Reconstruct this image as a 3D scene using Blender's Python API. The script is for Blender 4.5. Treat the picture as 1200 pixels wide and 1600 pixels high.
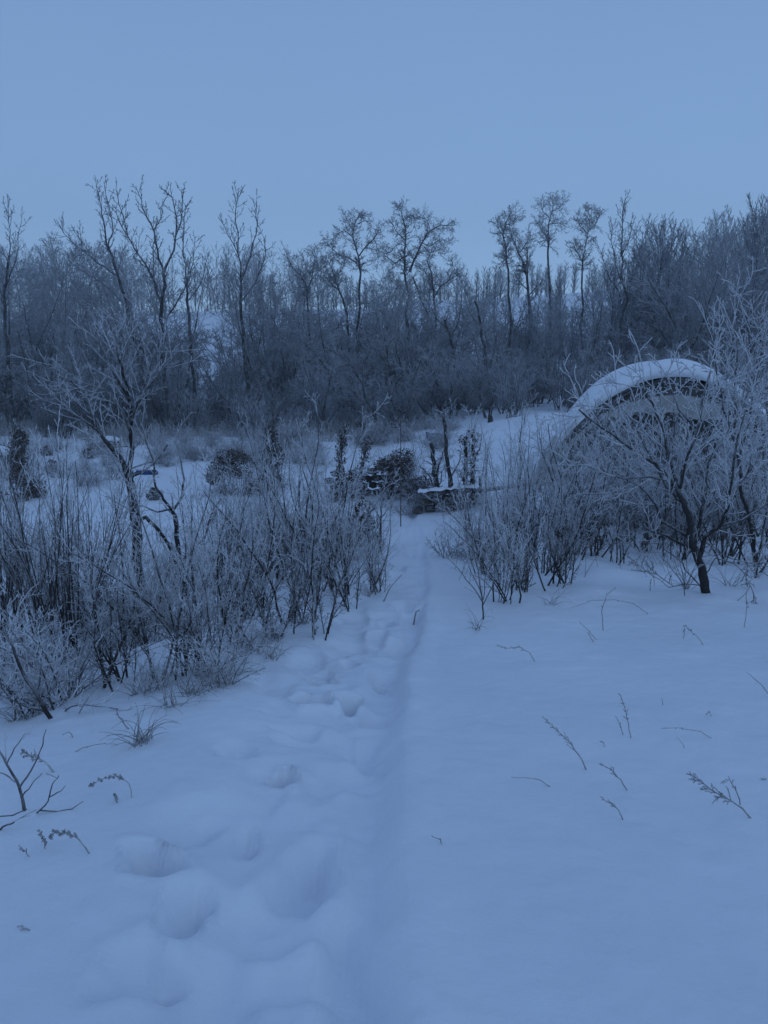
import bpy, math, random
import numpy as np

S = bpy.context.scene
for o in list(bpy.data.objects):
    bpy.data.objects.remove(o)
COL = S.collection

# ------------------------------------------------------------------ camera
F = 1209.0
PITCH = math.atan(240 / F)
CAM = (0.0, 0.0, 1.6)
cd = bpy.data.cameras.new('camera')
cam = bpy.data.objects.new('camera', cd)
COL.objects.link(cam)
cam.location = CAM
cam.rotation_euler = (math.pi / 2 - PITCH, 0, 0)
cd.sensor_fit = 'VERTICAL'
cd.sensor_height = 24
cd.lens = 24 / 2 / (800 / F)
cd.clip_start = 0.05
cd.clip_end = 2000
S.camera = cam

# ------------------------------------------------------------------ sky
W = bpy.data.worlds.new('World')
S.world = W
W.use_nodes = True
nt = W.node_tree
nt.nodes.clear()
out = nt.nodes.new('ShaderNodeOutputWorld')
bg = nt.nodes.new('ShaderNodeBackground')
sky = nt.nodes.new('ShaderNodeTexSky')
sky.sky_type = 'NISHITA'
sky.sun_disc = False
sky.sun_elevation = math.radians(38)
sky.sun_rotation = math.radians(215)
sky.air_density = 1.0
sky.dust_density = 0.3
sky.ozone_density = 4.0
tc = nt.nodes.new('ShaderNodeTexCoord')
sep = nt.nodes.new('ShaderNodeSeparateXYZ')
ramp = nt.nodes.new('ShaderNodeValToRGB')
SKYK = 10.0          # the even cloud layer, in the units of the sky texture
ramp.color_ramp.elements[0].position = 0.0
ramp.color_ramp.elements[0].color = (0.0275, 0.0475, 0.0775, 1)
ramp.color_ramp.elements[1].position = 0.62
ramp.color_ramp.elements[1].color = (0.0145, 0.0255, 0.0502, 1)
cn = nt.nodes.new('ShaderNodeTexNoise')
cn.inputs['Scale'].default_value = 1.6
cn.inputs['Detail'].default_value = 3
cmul = nt.nodes.new('ShaderNodeMath'); cmul.operation = 'MULTIPLY_ADD'
cmul.inputs[1].default_value = 0.14
cmul.inputs[2].default_value = 0.93
vs = nt.nodes.new('ShaderNodeVectorMath'); vs.operation = 'SCALE'
vs2 = nt.nodes.new('ShaderNodeVectorMath'); vs2.operation = 'SCALE'
vs2.inputs['Scale'].default_value = 100.0
mx = nt.nodes.new('ShaderNodeMix'); mx.data_type = 'RGBA'
mx.inputs[0].default_value = 0.90
L = nt.links.new
L(tc.outputs['Generated'], sep.inputs[0])
L(sep.outputs['Z'], ramp.inputs[0])
L(tc.outputs['Generated'], cn.inputs['Vector'])
L(cn.outputs['Fac'], cmul.inputs[0])
L(ramp.outputs['Color'], vs.inputs[0])
L(cmul.outputs[0], vs.inputs['Scale'])
L(vs.outputs[0], vs2.inputs[0])
L(sky.outputs[0], mx.inputs[6])
L(vs2.outputs[0], mx.inputs[7])
L(mx.outputs[2], bg.inputs[0])
bg.inputs[1].default_value = 0.106
L(bg.outputs[0], out.inputs[0])

# ------------------------------------------------------------------ sun (behind thick cloud, dusk)
sl = bpy.data.lights.new('sun', 'SUN')
sl.energy = 0.22
sl.angle = math.radians(25)
sl.color = (0.60, 0.85, 1.0)
so = bpy.data.objects.new('sun', sl)
COL.objects.link(so)
so.rotation_euler = (math.radians(52), 0, math.radians(215 - 180 + 0))

vsn = S.view_settings
vsn.view_transform = 'Standard'
try: vsn.look = 'None'
except Exception: pass
vsn.exposure = 0.0
vsn.gamma = 1.0
vsn.use_curve_mapping = False

# ------------------------------------------------------------------ ground height
def sst(a, b, v):
    t = np.clip((v - a) / (b - a), 0, 1)
    return t * t * (3 - 2 * t)

def hash2(ix, iy, s):
    n = np.sin(ix * 127.1 + iy * 311.7 + s * 74.7) * 43758.5453
    return n - np.floor(n)

def vnoise(x, y, s=0):
    ix = np.floor(x); iy = np.floor(y)
    fx = x - ix; fy = y - iy
    fx = fx * fx * fx * (fx * (fx * 6 - 15) + 10); fy = fy * fy * fy * (fy * (fy * 6 - 15) + 10)
    a = hash2(ix, iy, s); b = hash2(ix + 1, iy, s)
    c = hash2(ix, iy + 1, s); d = hash2(ix + 1, iy + 1, s)
    return (a + (b - a) * fx) * (1 - fy) + (c + (d - c) * fx) * fy - 0.5

PY = np.array([-60, -10, 0, 6, 9, 14, 20, 24, 30, 45, 58, 70, 82, 96, 112, 132, 165, 250, 420, 900.])
PZ = np.array([3.5, 1.0, 0, -.85, -1.3, -2.05, -2.65, -2.8, -2.85, -2.9, -2.75, -1.9, -.2, 2.6, 6.2, 9.0, 11.5, 15, 20, 24.])
from numpy import interp
_ys = np.linspace(-60, 900, 9601)
_zs = interp(_ys, PY, PZ)
_k = np.hanning(41); _k /= _k.sum()
_zp = np.pad(_zs, 20, mode='edge')
_zsm = np.convolve(_zp, _k, mode='valid')

MOUNDS = [(-4.3, 37.5, 1.7, 1.0, .62), (-.4, 38.5, 2.6, 1.2, .5), (-8.5, 38, 2.2, 1.2, .35), (-.2, 22.2, .45, .35, .22),
          (-9.5, 27, 1.5, 1, .2), (-12, 33, 1.8, 1.2, .3), (3.2, 33, 2.0, 1.1, .25), (-1.35, 12.8, .7, .6, .22), (-1.1, 11.2, .5, .5, .15),
          (5.8, 31, 2.5, 1.5, .3)]

def base(x, y):
    x = np.asarray(x, float); y = np.asarray(y, float)
    z = interp(y, _ys, _zsm)
    z = z + 1.85 * sst(-2, 8.5, x) * sst(12, 34, y)
    z = z - 0.45 * sst(1.0, 3.5, -x) * sst(1.5, 6, y) * (1 - sst(14, 24, y))
    z = z + 2.5 * sst(12, 60, x) * sst(50, 120, y)
    z = z - 1.2 * sst(20, 70, -x) * sst(60, 130, y)
    z = z + vnoise(x * .12, y * .12, 1) * .35 * sst(10, 30, y) + vnoise(x * .5, y * .5, 2) * .14 * sst(3, 12, y)
    z = z + vnoise(x * .35 + 9, y * .35, 5) * .10
    for mxx, my, sx, sy, a in MOUNDS:
        z = z + a * np.exp(-((x - mxx) / sx) ** 2 - ((y - my) / sy) ** 2)
    return z

def ray(px, py):
    u = (px - 600) / F; v = (800 - py) / F
    cp, sp = math.cos(PITCH), math.sin(PITCH)
    return (u, cp + v * sp, -sp + v * cp)

import functools
@functools.lru_cache(maxsize=None)
def at(px, py):
    r = ray(px, py)
    t = 1.0; prev = t
    while t < 400:
        x = r[0] * t; y = r[1] * t; z = CAM[2] + r[2] * t
        if z <= float(base(x, y)):
            lo, hi = prev, t
            for _ in range(18):
                m = (lo + hi) / 2
                if CAM[2] + r[2] * m <= float(base(r[0] * m, r[1] * m)): hi = m
                else: lo = m
            return (r[0] * hi, r[1] * hi, CAM[2] + r[2] * hi)
        prev = t
        t *= 1.04
    return (r[0] * 400, r[1] * 400, 0)

def atY(px, py, Y):
    r = ray(px, py); t = Y / r[1]
    return (r[0] * t, Y, CAM[2] + r[2] * t)

EDGE = [at(*p) for p in [(612, 1600), (610, 1450), (614, 1250), (612, 1130), (624, 1060), (638, 1025), (655, 980), (662, 930), (668, 885), (662, 840)]]
LEFT = [at(*p) for p in [(190, 1600), (170, 1480), (250, 1330), (350, 1230), (395, 1110), (455, 1030), (545, 950), (580, 900), (600, 860), (605, 830)]]
ey = np.array([e[1] for e in EDGE]); ex = np.array([e[0] for e in EDGE])
ly = np.array([e[1] for e in LEFT]); lx = np.array([e[0] for e in LEFT])

PRINTS = [  # px, py, half width, half length, angle, depth
    (236, 1350, .10, .15, .5, .15), (290, 1412, .09, .14, -.3, .10), (216, 1510, .15, .13, .1, .10),
    (478, 1345, .14, .27, .05, .11), (442, 1204, .07, .09, .7, .17), (486, 1090, .11, .13, .3, .26),
    (545, 1085, .10, .15, -.3, .20), (503, 1057, .12, .07, .1, .19), (545, 1030, .09, .10, .2, .09),
    (592, 1047, .06, .08, 0, .09), (530, 1010, .14, .2, .4, .09), (620, 1000, .12, .2, .2, .08),
    (310, 1290, .05, .22, -.25, .06), (385, 1290, .06, .16, 0, .05), (590, 985, .12, .2, -.1, .07),
    (560, 1150, .16, .2, .2, .06), (520, 1200, .2, .2, .2, .05), (370, 1170, .09, .16, .6, .06),
    (420, 1420, .2, .2, .1, .05), (540, 1480, .13, .3, 0, .07), (330, 1530, .2, .2, .1, .06),
    (630, 940, .16, .25, .1, .10), (600, 960, .13, .2, .3, .09), (640, 905, .15, .25, .1, .1), (655, 880, .15, .2, .1, .09),
    (620, 880, .14, .22, -.1, .1), (640, 860, .14, .2, .1, .1), (615, 850, .14, .2, .3, .1), (650, 838, .15, .2, .1, .09), (630, 822, .2, .2, 0, .09),
    (570, 1560, .12, .16, .1, .05), (470, 1130, .14, .12, .2, .05), (575, 1105, .1, .15, -.4, .07), (450, 1500, .16, .1, .2, .05)]

def detail(x, y):
    z = np.zeros_like(x)
    xe = interp(y, ey, ex); xl = interp(y, ly, lx)
    fade = (1 - sst(19, 24, y)) * sst(-1.5, 0, y)
    wob = vnoise(x * 0 + 3, y * 1.6, 8) * .05 + vnoise(x * 0 + 3, y * 6, 18) * .03
    wl = vnoise(x * 2, y * 2.2, 9) * .5
    inside = (1 - sst(-.055, .075, x - xe - wob)) * sst(-.15, .35, x - xl - wl)
    z -= (.075 + .02 * np.exp(-((x - xe + .12) / .08) ** 2) * (1 - sst(5, 9, y))) * inside * fade
    z += .022 * np.exp(-((x - xe - wob - .13) / .09) ** 2) * fade * (1 - sst(11, 15, y))
    z += inside * fade * (vnoise(x * 2.2, y * 1.9, 3) * .07 - .075 * sst(.08, .26, vnoise(x * 3.6 + 5, y * 3.0, 33)) * sst(2.5, 5, y) - .04 * sst(.1, .3, vnoise(x * 3 + 1, y * 2.2, 35)) + vnoise(x * 6, y * 5, 4) * .03 + vnoise(x * 14, y * 12, 14) * .012)
    for i, (px, py, rx, ry, an, dp) in enumerate(PRINTS):
        c = at(px, py)
        m = (np.abs(x - c[0]) < 1.0) & (np.abs(y - c[1]) < 1.0)
        if not m.any(): continue
        dx = x[m] - c[0]; dy = y[m] - c[1]
        ca, sa = math.cos(an), math.sin(an)
        a = (dx * ca + dy * sa) / rx; b = (-dx * sa + dy * ca) / ry
        th = np.arctan2(b, a)
        r = np.sqrt(a * a + b * b) * (1 + .16 * np.sin(th * 2 + i) + .12 * np.sin(th * 3 + i * 2.3) + .07 * np.sin(th * 5 + i * 1.7))
        z[m] += -1.35 * dp * (1 - sst(.35, 1.08, r)) * (1 + .25 * a.clip(-1, 1)) + .16 * dp * np.exp(-((r - 1.3) / .25) ** 2)
    z += vnoise(x * .9, y * 1.1, 6) * .035 + vnoise(x * 2.3 + 4, y * 2.0, 7) * .012
    z += vnoise(x * 9, y * 8, 51) * .007 + vnoise(x * 19, y * 17, 52) * .0035 + .010 * sst(.12, .4, vnoise(x * 5, y * 3.2, 53))
    bank = sst(.2, 1.2, xl - x) * sst(4, 7, y) * (1 - sst(18, 26, y))
    z += bank * (vnoise(x * 1.7, y * 1.7, 21) * .16 + vnoise(x * 4.5, y * 4.5, 22) * .06)
    bank = sst(.6, 2, x - xe) * sst(7, 10, y) * (1 - sst(18, 26, y))
    z += bank * (vnoise(x * 1.5, y * 1.5, 23) * .14 + vnoise(x * 4.5, y * 4.5, 24) * .04)
    return z

# ------------------------------------------------------------------ helpers
def tag(o, label=None, cat=None, group=None, kind=None):
    if label: o['label'] = label
    if cat: o['category'] = cat
    if group: o['group'] = group
    if kind: o['kind'] = kind
    return o

def link(name, data, parent=None):
    o = bpy.data.objects.new(name, data)
    COL.objects.link(o)
    if parent is not None: o.parent = parent
    return o

def empty(name, loc=(0, 0, 0), rz=0, sc=1.0):
    o = link(name, None)
    o.empty_display_size = .2
    o.location = loc; o.rotation_euler = (0, 0, rz); o.scale = (sc, sc, sc)
    return o

def mesh_np(name, V, Fq, mat, smooth=True, frost=None, tri=False):
    me = bpy.data.meshes.new(name)
    k = 3 if tri else 4
    nf = len(Fq)
    me.vertices.add(len(V)); me.vertices.foreach_set('co', np.asarray(V, np.float32).ravel())
    me.loops.add(nf * k); me.loops.foreach_set('vertex_index', np.asarray(Fq, np.int32).ravel())
    me.polygons.add(nf)
    me.polygons.foreach_set('loop_start', np.arange(0, nf * k, k, dtype=np.int32))
    me.polygons.foreach_set('use_smooth', np.full(nf, smooth, dtype=bool))
    if frost is not None:
        at_ = me.attributes.new('frost', 'FLOAT', 'POINT')
        at_.data.foreach_set('value', np.asarray(frost, np.float32))
    me.materials.append(mat)
    me.update(calc_edges=True)
    me.validate()
    return me

def tubes(name, chains, mat, k=3, frost=None, rough=0.0, seed=0):
    """chains: list of lists of (x,y,z,r). One mesh of tapered tubes."""
    n = sum(len(c) for c in chains)
    P = np.empty((n, 4)); cid = np.empty(n, np.int64)
    i = 0
    for j, c in enumerate(chains):
        P[i:i + len(c)] = c; cid[i:i + len(c)] = j; i += len(c)
    pos = P[:, :3]; R = P[:, 3]
    T = np.zeros((n, 3))
    same = cid[:-1] == cid[1:]
    d = pos[1:] - pos[:-1]
    d[~same] = 0
    T[:-1] += d; T[1:] += d
    T /= np.maximum(np.linalg.norm(T, axis=1, keepdims=True), 1e-9)
    ref = np.array([.83, .55, .06])
    U = np.cross(T, ref); U /= np.maximum(np.linalg.norm(U, axis=1, keepdims=True), 1e-6)
    Vv = np.cross(T, U)
    rs = np.random.RandomState(seed)
    a = np.arange(k) * 2 * math.pi / k
    RR = np.repeat(R[:, None], k, 1)
    if rough > 0: RR = RR * (1 + rough * (rs.rand(n, k) - .5) * 2)
    ring = pos[:, None, :] + RR[:, :, None] * (np.cos(a)[None, :, None] * U[:, None, :] + np.sin(a)[None, :, None] * Vv[:, None, :])
    V = ring.reshape(-1, 3)
    idx = np.nonzero(same)[0]
    b = idx[:, None] * k + np.arange(k)[None, :]
    b2 = idx[:, None] * k + ((np.arange(k) + 1) % k)[None, :]
    Fq = np.stack([b, b2, b2 + k, b + k], -1).reshape(-1, 4)
    if frost is None: fr = np.ones(n)
    else: fr = frost(pos, R)
    return mesh_np(name, V, Fq, mat, True, np.repeat(fr, k))

def nodes(name):
    m = bpy.data.materials.new(name); m.use_nodes = True
    t = m.node_tree
    b = t.nodes['Principled BSDF']
    return m, t, b

def bark_mat(name, dark, frost, a=1.0, bz=.35, c=.5, off=-.15, scale=30, topmask=0.0):
    m, t, b = nodes(name)
    at_ = t.nodes.new('ShaderNodeAttribute'); at_.attribute_name = 'frost'
    g = t.nodes.new('ShaderNodeNewGeometry')
    sp = t.nodes.new('ShaderNodeSeparateXYZ')
    no = t.nodes.new('ShaderNodeTexNoise'); no.inputs['Scale'].default_value = scale; no.inputs['Detail'].default_value = 3
    tc = t.nodes.new('ShaderNodeTexCoord')
    def M(op, *v):
        q = t.nodes.new('ShaderNodeMath'); q.operation = op
        for i, x in enumerate(v):
            if isinstance(x, (int, float)): q.inputs[i].default_value = x
            else: t.links.new(x, q.inputs[i])
        return q.outputs[0]
    t.links.new(g.outputs['Normal'], sp.inputs[0])
    t.links.new(tc.outputs['Object'], no.inputs['Vector'])
    f = M('MULTIPLY_ADD', at_.outputs['Fac'], a, off)
    f = M('MULTIPLY_ADD', sp.outputs['Z'], bz, f)
    nn = M('SUBTRACT', no.outputs['Fac'], .5)
    f = M('MULTIPLY_ADD', nn, c * 2, f)
    cl = t.nodes.new('ShaderNodeClamp'); t.links.new(f, cl.inputs[0])
    mix = t.nodes.new('ShaderNodeMix'); mix.data_type = 'RGBA'
    mix.inputs[6].default_value = (*dark, 1); mix.inputs[7].default_value = (*frost, 1)
    t.links.new(cl.outputs[0], mix.inputs[0])
    oi = t.nodes.new('ShaderNodeObjectInfo')
    v = M('MULTIPLY_ADD', oi.outputs['Random'], .35, .82)
    sc = t.nodes.new('ShaderNodeVectorMath'); sc.operation = 'SCALE'
    t.links.new(mix.outputs[2], sc.inputs[0]); t.links.new(v, sc.inputs['Scale'])
    t.links.new(sc.outputs[0], b.inputs['Base Color'])
    b.inputs['Roughness'].default_value = .85
    b.inputs['Specular IOR Level'].default_value = .15
    return m

def plain(name, c1, c2, scale=8, rough=.8, bump=0.0, spec=.2):
    m, t, b = nodes(name)
    no = t.nodes.new('ShaderNodeTexNoise'); no.inputs['Scale'].default_value = scale; no.inputs['Detail'].default_value = 5
    tc = t.nodes.new('ShaderNodeTexCoord'); t.links.new(tc.outputs['Object'], no.inputs['Vector'])
    r = t.nodes.new('ShaderNodeValToRGB')
    r.color_ramp.elements[0].position = .35; r.color_ramp.elements[0].color = (*c1, 1)
    r.color_ramp.elements[1].position = .68; r.color_ramp.elements[1].color = (*c2, 1)
    t.links.new(no.outputs['Fac'], r.inputs[0]); t.links.new(r.outputs[0], b.inputs['Base Color'])
    b.inputs['Roughness'].default_value = rough
    b.inputs['Specular IOR Level'].default_value = spec
    if bump:
        bp = t.nodes.new('ShaderNodeBump'); bp.inputs['Strength'].default_value = bump; bp.inputs['Distance'].default_value = .02
        t.links.new(no.outputs['Fac'], bp.inputs['Height']); t.links.new(bp.outputs[0], b.inputs['Normal'])
    return m

M_bark = bark_mat('bark_frosted', (.045, .040, .038), (.58, .585, .61), a=.45, bz=.36, c=.55, off=-.09, scale=14)
M_twig = bark_mat('twig_frosted', (.062, .046, .042), (.70, .70, .725), a=1.05, bz=.34, c=.6, off=-.04, scale=22)
M_twig_dim = bark_mat('twig_thin_frost', (.062, .046, .042), (.60, .60, .63), a=.95, bz=.30, c=.6, off=-.08, scale=22)
M_ftrunk = bark_mat('forest_trunk', (.045, .042, .043), (.40, .41, .44), a=.3, bz=.3, c=.7, off=.12, scale=4)
M_ftwig = bark_mat('forest_twig', (.050, .046, .048), (.54, .55, .58), a=.85, bz=.22, c=.35, off=-.08, scale=3)
M_fdark = bark_mat('forest_dark_twig', (.045, .042, .044), (.40, .42, .47), a=.75, bz=.18, c=.3, off=-.1, scale=3)
M_grass = bark_mat('dry_grass', (.16, .12, .085), (.55, .56, .58), a=.55, bz=.35, c=.6, off=-.02, scale=40)
M_leaf = plain('dead_leaf', (.050, .033, .026), (.17, .135, .115), 25, .8)
M_leaf_frost = plain('dead_leaf_frosted', (.06, .045, .038), (.40, .40, .42), 25, .8)
M_stone = plain('wall_stone', (.045, .04, .04), (.16, .145, .135), 9, .9, .5)
M_wood = plain('weathered_wood', (.06, .05, .045), (.17, .145, .125), 12, .85, .4)
M_tarp = plain('tarp', (.30, .29, .28), (.40, .39, .375), 3, .5, .15, .4)
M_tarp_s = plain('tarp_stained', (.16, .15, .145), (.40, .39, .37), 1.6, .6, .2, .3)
M_tarp_shade = plain('tarp_shaded', (.10, .095, .09), (.20, .19, .18), 2.2, .6, .2, .3)  # darker copy of the tarp: shadow under the arch edge painted into its colour
M_tarp_y = plain('tarp_panel', (.23, .20, .15), (.32, .28, .21), 4, .6, .15, .3)
M_blue = plain('blue_plastic', (.015, .04, .15), (.05, .09, .24), 14, .5)
M_dark = plain('dark_material', (.02, .019, .02), (.06, .052, .05), 10, .8)
M_pipe = plain('grey_pipe', (.13, .13, .14), (.22, .22, .23), 10, .5)
M_red = plain('rusty_red', (.08, .035, .028), (.15, .07, .05), 15, .8)

def snow_mat():
    m, t, b = nodes('snow')
    tc = t.nodes.new('ShaderNodeTexCoord')
    n1 = t.nodes.new('ShaderNodeTexNoise'); n1.inputs['Scale'].default_value = 9; n1.inputs['Detail'].default_value = 6
    n2 = t.nodes.new('ShaderNodeTexNoise'); n2.inputs['Scale'].default_value = .8; n2.inputs['Detail'].default_value = 4
    t.links.new(tc.outputs['Object'], n1.inputs['Vector']); t.links.new(tc.outputs['Object'], n2.inputs['Vector'])
    r = t.nodes.new('ShaderNodeValToRGB')
    r.color_ramp.elements[0].position = .3; r.color_ramp.elements[0].color = (.80, .82, .86, 1)
    r.color_ramp.elements[1].position = .7; r.color_ramp.elements[1].color = (.87, .885, .92, 1)
    t.links.new(n2.outputs['Fac'], r.inputs[0]); t.links.new(r.outputs[0], b.inputs['Base Color'])
    bp = t.nodes.new('ShaderNodeBump'); bp.inputs['Strength'].default_value = .5; bp.inputs['Distance'].default_value = .02
    t.links.new(n1.outputs['Fac'], bp.inputs['Height']); t.links.new(bp.outputs[0], b.inputs['Normal'])
    n3 = t.nodes.new('ShaderNodeTexNoise'); n3.inputs['Scale'].default_value = 130; n3.inputs['Detail'].default_value = 3
    t.links.new(tc.outputs['Object'], n3.inputs['Vector'])
    bp2 = t.nodes.new('ShaderNodeBump'); bp2.inputs['Strength'].default_value = .35; bp2.inputs['Distance'].default_value = .004
    t.links.new(n3.outputs['Fac'], bp2.inputs['Height']); t.links.new(bp.outputs[0], bp2.inputs['Normal']); t.links.new(bp2.outputs[0], b.inputs['Normal'])
    b.inputs['Roughness'].default_value = .55
    b.inputs['Specular IOR Level'].default_value = .5
    b.inputs['Sheen Weight'].default_value = .12
    b.inputs['Sheen Roughness'].default_value = .5
    return m
M_snow = snow_mat()

# ------------------------------------------------------------------ ground mesh
def axis(lo, hi, f0, f1, step, grow):
    v = list(np.arange(f0, f1, step))
    s = step; x = v[-1]
    while x < hi: s *= grow; x += s; v.append(x)
    s = step; x = v[0]; a = []
    while x > lo: s *= grow; x -= s; a.append(x)
    return np.array(a[::-1] + v)

gx = axis(-500, 500, -2.6, 3.2, .026, 1.058)
gy = axis(-60, 900, 1.3, 8.5, .026, 1.042)
X, Y = np.meshgrid(gx, gy)
Z = base(X, Y) + detail(X.ravel(), Y.ravel()).reshape(X.shape)
nx, ny = len(gx), len(gy)
V = np.stack([X, Y, Z], -1).reshape(-1, 3)
ii = (np.arange(ny - 1)[:, None] * nx + np.arange(nx - 1)[None, :]).ravel()
Fq = np.stack([ii, ii + 1, ii + nx + 1, ii + nx], -1)
tag(link('snow_ground', mesh_np('snow_ground', V, Fq, M_snow)), 'deep soft snow over the sloping ground with a trodden footpath down the middle', kind='structure')
print('ground verts', len(V))

def gz(x, y):
    return float(base(x, y)) + float(detail(np.array([float(x)]), np.array([float(y)]))[0])

# ------------------------------------------------------------------ growth
def grow(out, rng, p, d, L_, r, lev, P):
    """out: list per level of chains; P: list of dicts per level."""
    q = P[lev]
    n = max(2, int(L_ / q['seg'] + .5))
    st = L_ / n
    x, y, z = p; dx, dy, dz = d
    ch = [(x, y, z, r)]
    wn = q['wan']; up = q['up']; tip = q.get('tip', .3)
    dirs = [(dx, dy, dz)]
    for i in range(n):
        dx += rng.gauss(0, wn); dy += rng.gauss(0, wn); dz += rng.gauss(0, wn) + up
        l = math.sqrt(dx * dx + dy * dy + dz * dz) + 1e-9
        dx /= l; dy /= l; dz /= l
        x += dx * st; y += dy * st; z += dz * st
        t = (i + 1) / n
        ch.append((x, y, z, max(r * (1 - (1 - tip) * t), q.get('rmin', .001))))
        dirs.append((dx, dy, dz))
    out[lev].append(ch)
    spawn(out, rng, ch, dirs, L_, lev, P)

def spawn(out, rng, ch, dirs, L_, lev, P, t0=None):
    q = P[lev]
    if lev + 1 >= len(P): return
    c = P[lev + 1]
    nc = q['nch']
    if q.get('perm'): nc = q['perm'] * L_
    nc = int(nc + rng.random())
    t0_ = q.get('t0', .25) if t0 is None else t0
    if q.get('perm'): nc = int(nc * (1 - t0_) * 1.15 + rng.random())
    n = len(ch) - 1
    az = rng.random() * 6.283
    t0 = q.get('t0', .25) if t0 is None else t0
    for k in range(nc):
        t = t0 + (1 - t0) * (k + rng.random()) / nc
        t = min(t, .995)
        f = t * n; i = int(f); f -= i
        a = ch[i]; b = ch[i + 1]
        p = (a[0] + (b[0] - a[0]) * f, a[1] + (b[1] - a[1]) * f, a[2] + (b[2] - a[2]) * f)
        rr = (a[3] + (b[3] - a[3]) * f)
        d = dirs[i + 1]
        az += 2.4 + rng.uniform(-.5, .5)
        # perpendicular
        if abs(d[2]) < .9: u = (d[1], -d[0], 0.0)
        else: u = (0.0, d[2], -d[1])
        l = math.sqrt(u[0] ** 2 + u[1] ** 2 + u[2] ** 2) + 1e-9
        u = (u[0] / l, u[1] / l, u[2] / l)
        w = (d[1] * u[2] - d[2] * u[1], d[2] * u[0] - d[0] * u[2], d[0] * u[1] - d[1] * u[0])
        ca, sa = math.cos(az), math.sin(az)
        e = (u[0] * ca + w[0] * sa, u[1] * ca + w[1] * sa, u[2] * ca + w[2] * sa)
        an = q['ang'] * rng.uniform(.7, 1.3)
        c1, s1 = math.cos(an), math.sin(an)
        nd = (d[0] * c1 + e[0] * s1, d[1] * c1 + e[1] * s1, d[2] * c1 + e[2] * s1)
        sh = q.get('shape', 'taper')
        if sh == 'taper': m = 1 - .65 * t
        elif sh == 'round': m = math.sin(math.pi * (0.12 + .80 * t)) ** .8
        else: m = 1
        cl = c.get('len')
        cl = (cl if cl else L_ * q['ratio']) * m * rng.uniform(.65, 1.3)
        cr = max(min(rr * q.get('rr', .6), rr * .95), c.get('rmin', .001))
        grow(out, rng, p, nd, cl, cr, lev + 1, P)

def frostf(rlo, rhi, zlo, zhi, zmin=.35):
    def f(pos, R):
        a = np.clip(1 - (R - rlo) / (rhi - rlo), 0, 1)
        h = np.clip((pos[:, 2] - zlo) / (zhi - zlo), 0, 1)
        return a * (zmin + (1 - zmin) * h)
    return f

def copy_tree(src, loc, rz, sc, tilt=(0, 0)):
    r = src.copy(); COL.objects.link(r)
    r.location = loc; r.rotation_euler = (tilt[0], tilt[1], rz)
    r.scale = sc if isinstance(sc, tuple) else (sc, sc, sc)
    for ch in list(src.children):
        c = ch.copy(); COL.objects.link(c); c.parent = r
        for g in list(ch.children):
            e = g.copy(); COL.objects.link(e); e.parent = c
    return r

class Protos:
    """builds a kind once, hands out the original first and copies after that"""
    def __init__(s, make, n):
        s.items = [[make(i), False] for i in range(n)]
    def put(s, i, loc, rz, sc, label, cat, group, tilt=(0, 0)):
        it = s.items[i % len(s.items)]
        if not it[1]:
            it[1] = True; o = it[0]
            o.location = loc; o.rotation_euler = (tilt[0], tilt[1], rz)
            o.scale = sc if isinstance(sc, tuple) else (sc, sc, sc)
        else:
            o = copy_tree(it[0], loc, rz, sc, tilt)
        tag(o, label, cat, group)
        return o

def tree_from(name, out, mt, mtw, k0=6, frost=None, split=1, names=('trunk', 'crown'), loc=(0, 0, 0), rough=.12):
    e = empty(name, loc)
    a = [c for l in out[:split] for c in l]; b = [c for l in out[split:] for c in l]
    if a: link(names[0], tubes(names[0], a, mt, k0, frost, rough), e)
    if b: link(names[1], tubes(names[1], b, mtw, 3, frost, .25), e)
    return e

# ---------- forest trees
def mk_poplar(i):
    rng = random.Random(100 + i)
    H = 10.0
    P = [dict(seg=.6, wan=.075, up=.03, nch=24, ang=.85, t0=.22, ratio=.36, shape='round', tip=.12, rr=.42),
         dict(seg=.4, wan=.17, up=.055, nch=9, ang=.7, t0=.15, ratio=.45, tip=.3, rmin=.014),
         dict(seg=.4, wan=.14, up=.06, nch=6, ang=.6, t0=.1, ratio=.55, tip=.5, rmin=.011),
         dict(seg=.35, wan=.16, up=.05, nch=0, ang=.6, tip=.6, rmin=.009)]
    out = [[], [], [], []]
    grow(out, rng, (0, 0, -.3), (rng.uniform(-.06, .06), rng.uniform(-.06, .06), 1), H, .095, 0, P)
    return tree_from('poplar_tree', out, M_ftrunk, M_ftwig, 6, frostf(.008, .06, 0, 8, .85))

def mk_narrow(i):
    rng = random.Random(200 + i)
    P = [dict(seg=.9, wan=.03, up=.03, nch=34, ang=.5, t0=.14, ratio=.25, shape='round', tip=.1, rr=.4),
         dict(seg=.5, wan=.08, up=.14, nch=6, ang=.45, t0=.2, ratio=.5, tip=.3, rmin=.016),
         dict(seg=.4, wan=.1, up=.12, nch=3, ang=.45, t0=.1, ratio=.5, tip=.5, rmin=.011),
         dict(seg=.35, wan=.1, up=.1, nch=0, ang=.6, tip=.6, rmin=.009)]
    out = [[], [], [], []]
    grow(out, rng, (0, 0, -.3), (rng.uniform(-.03, .03), 0, 1), 10.5, .08, 0, P)
    return tree_from('poplar_tree', out, M_ftrunk, M_fdark, 6, frostf(.008, .06, 0, 8, .85))

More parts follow.
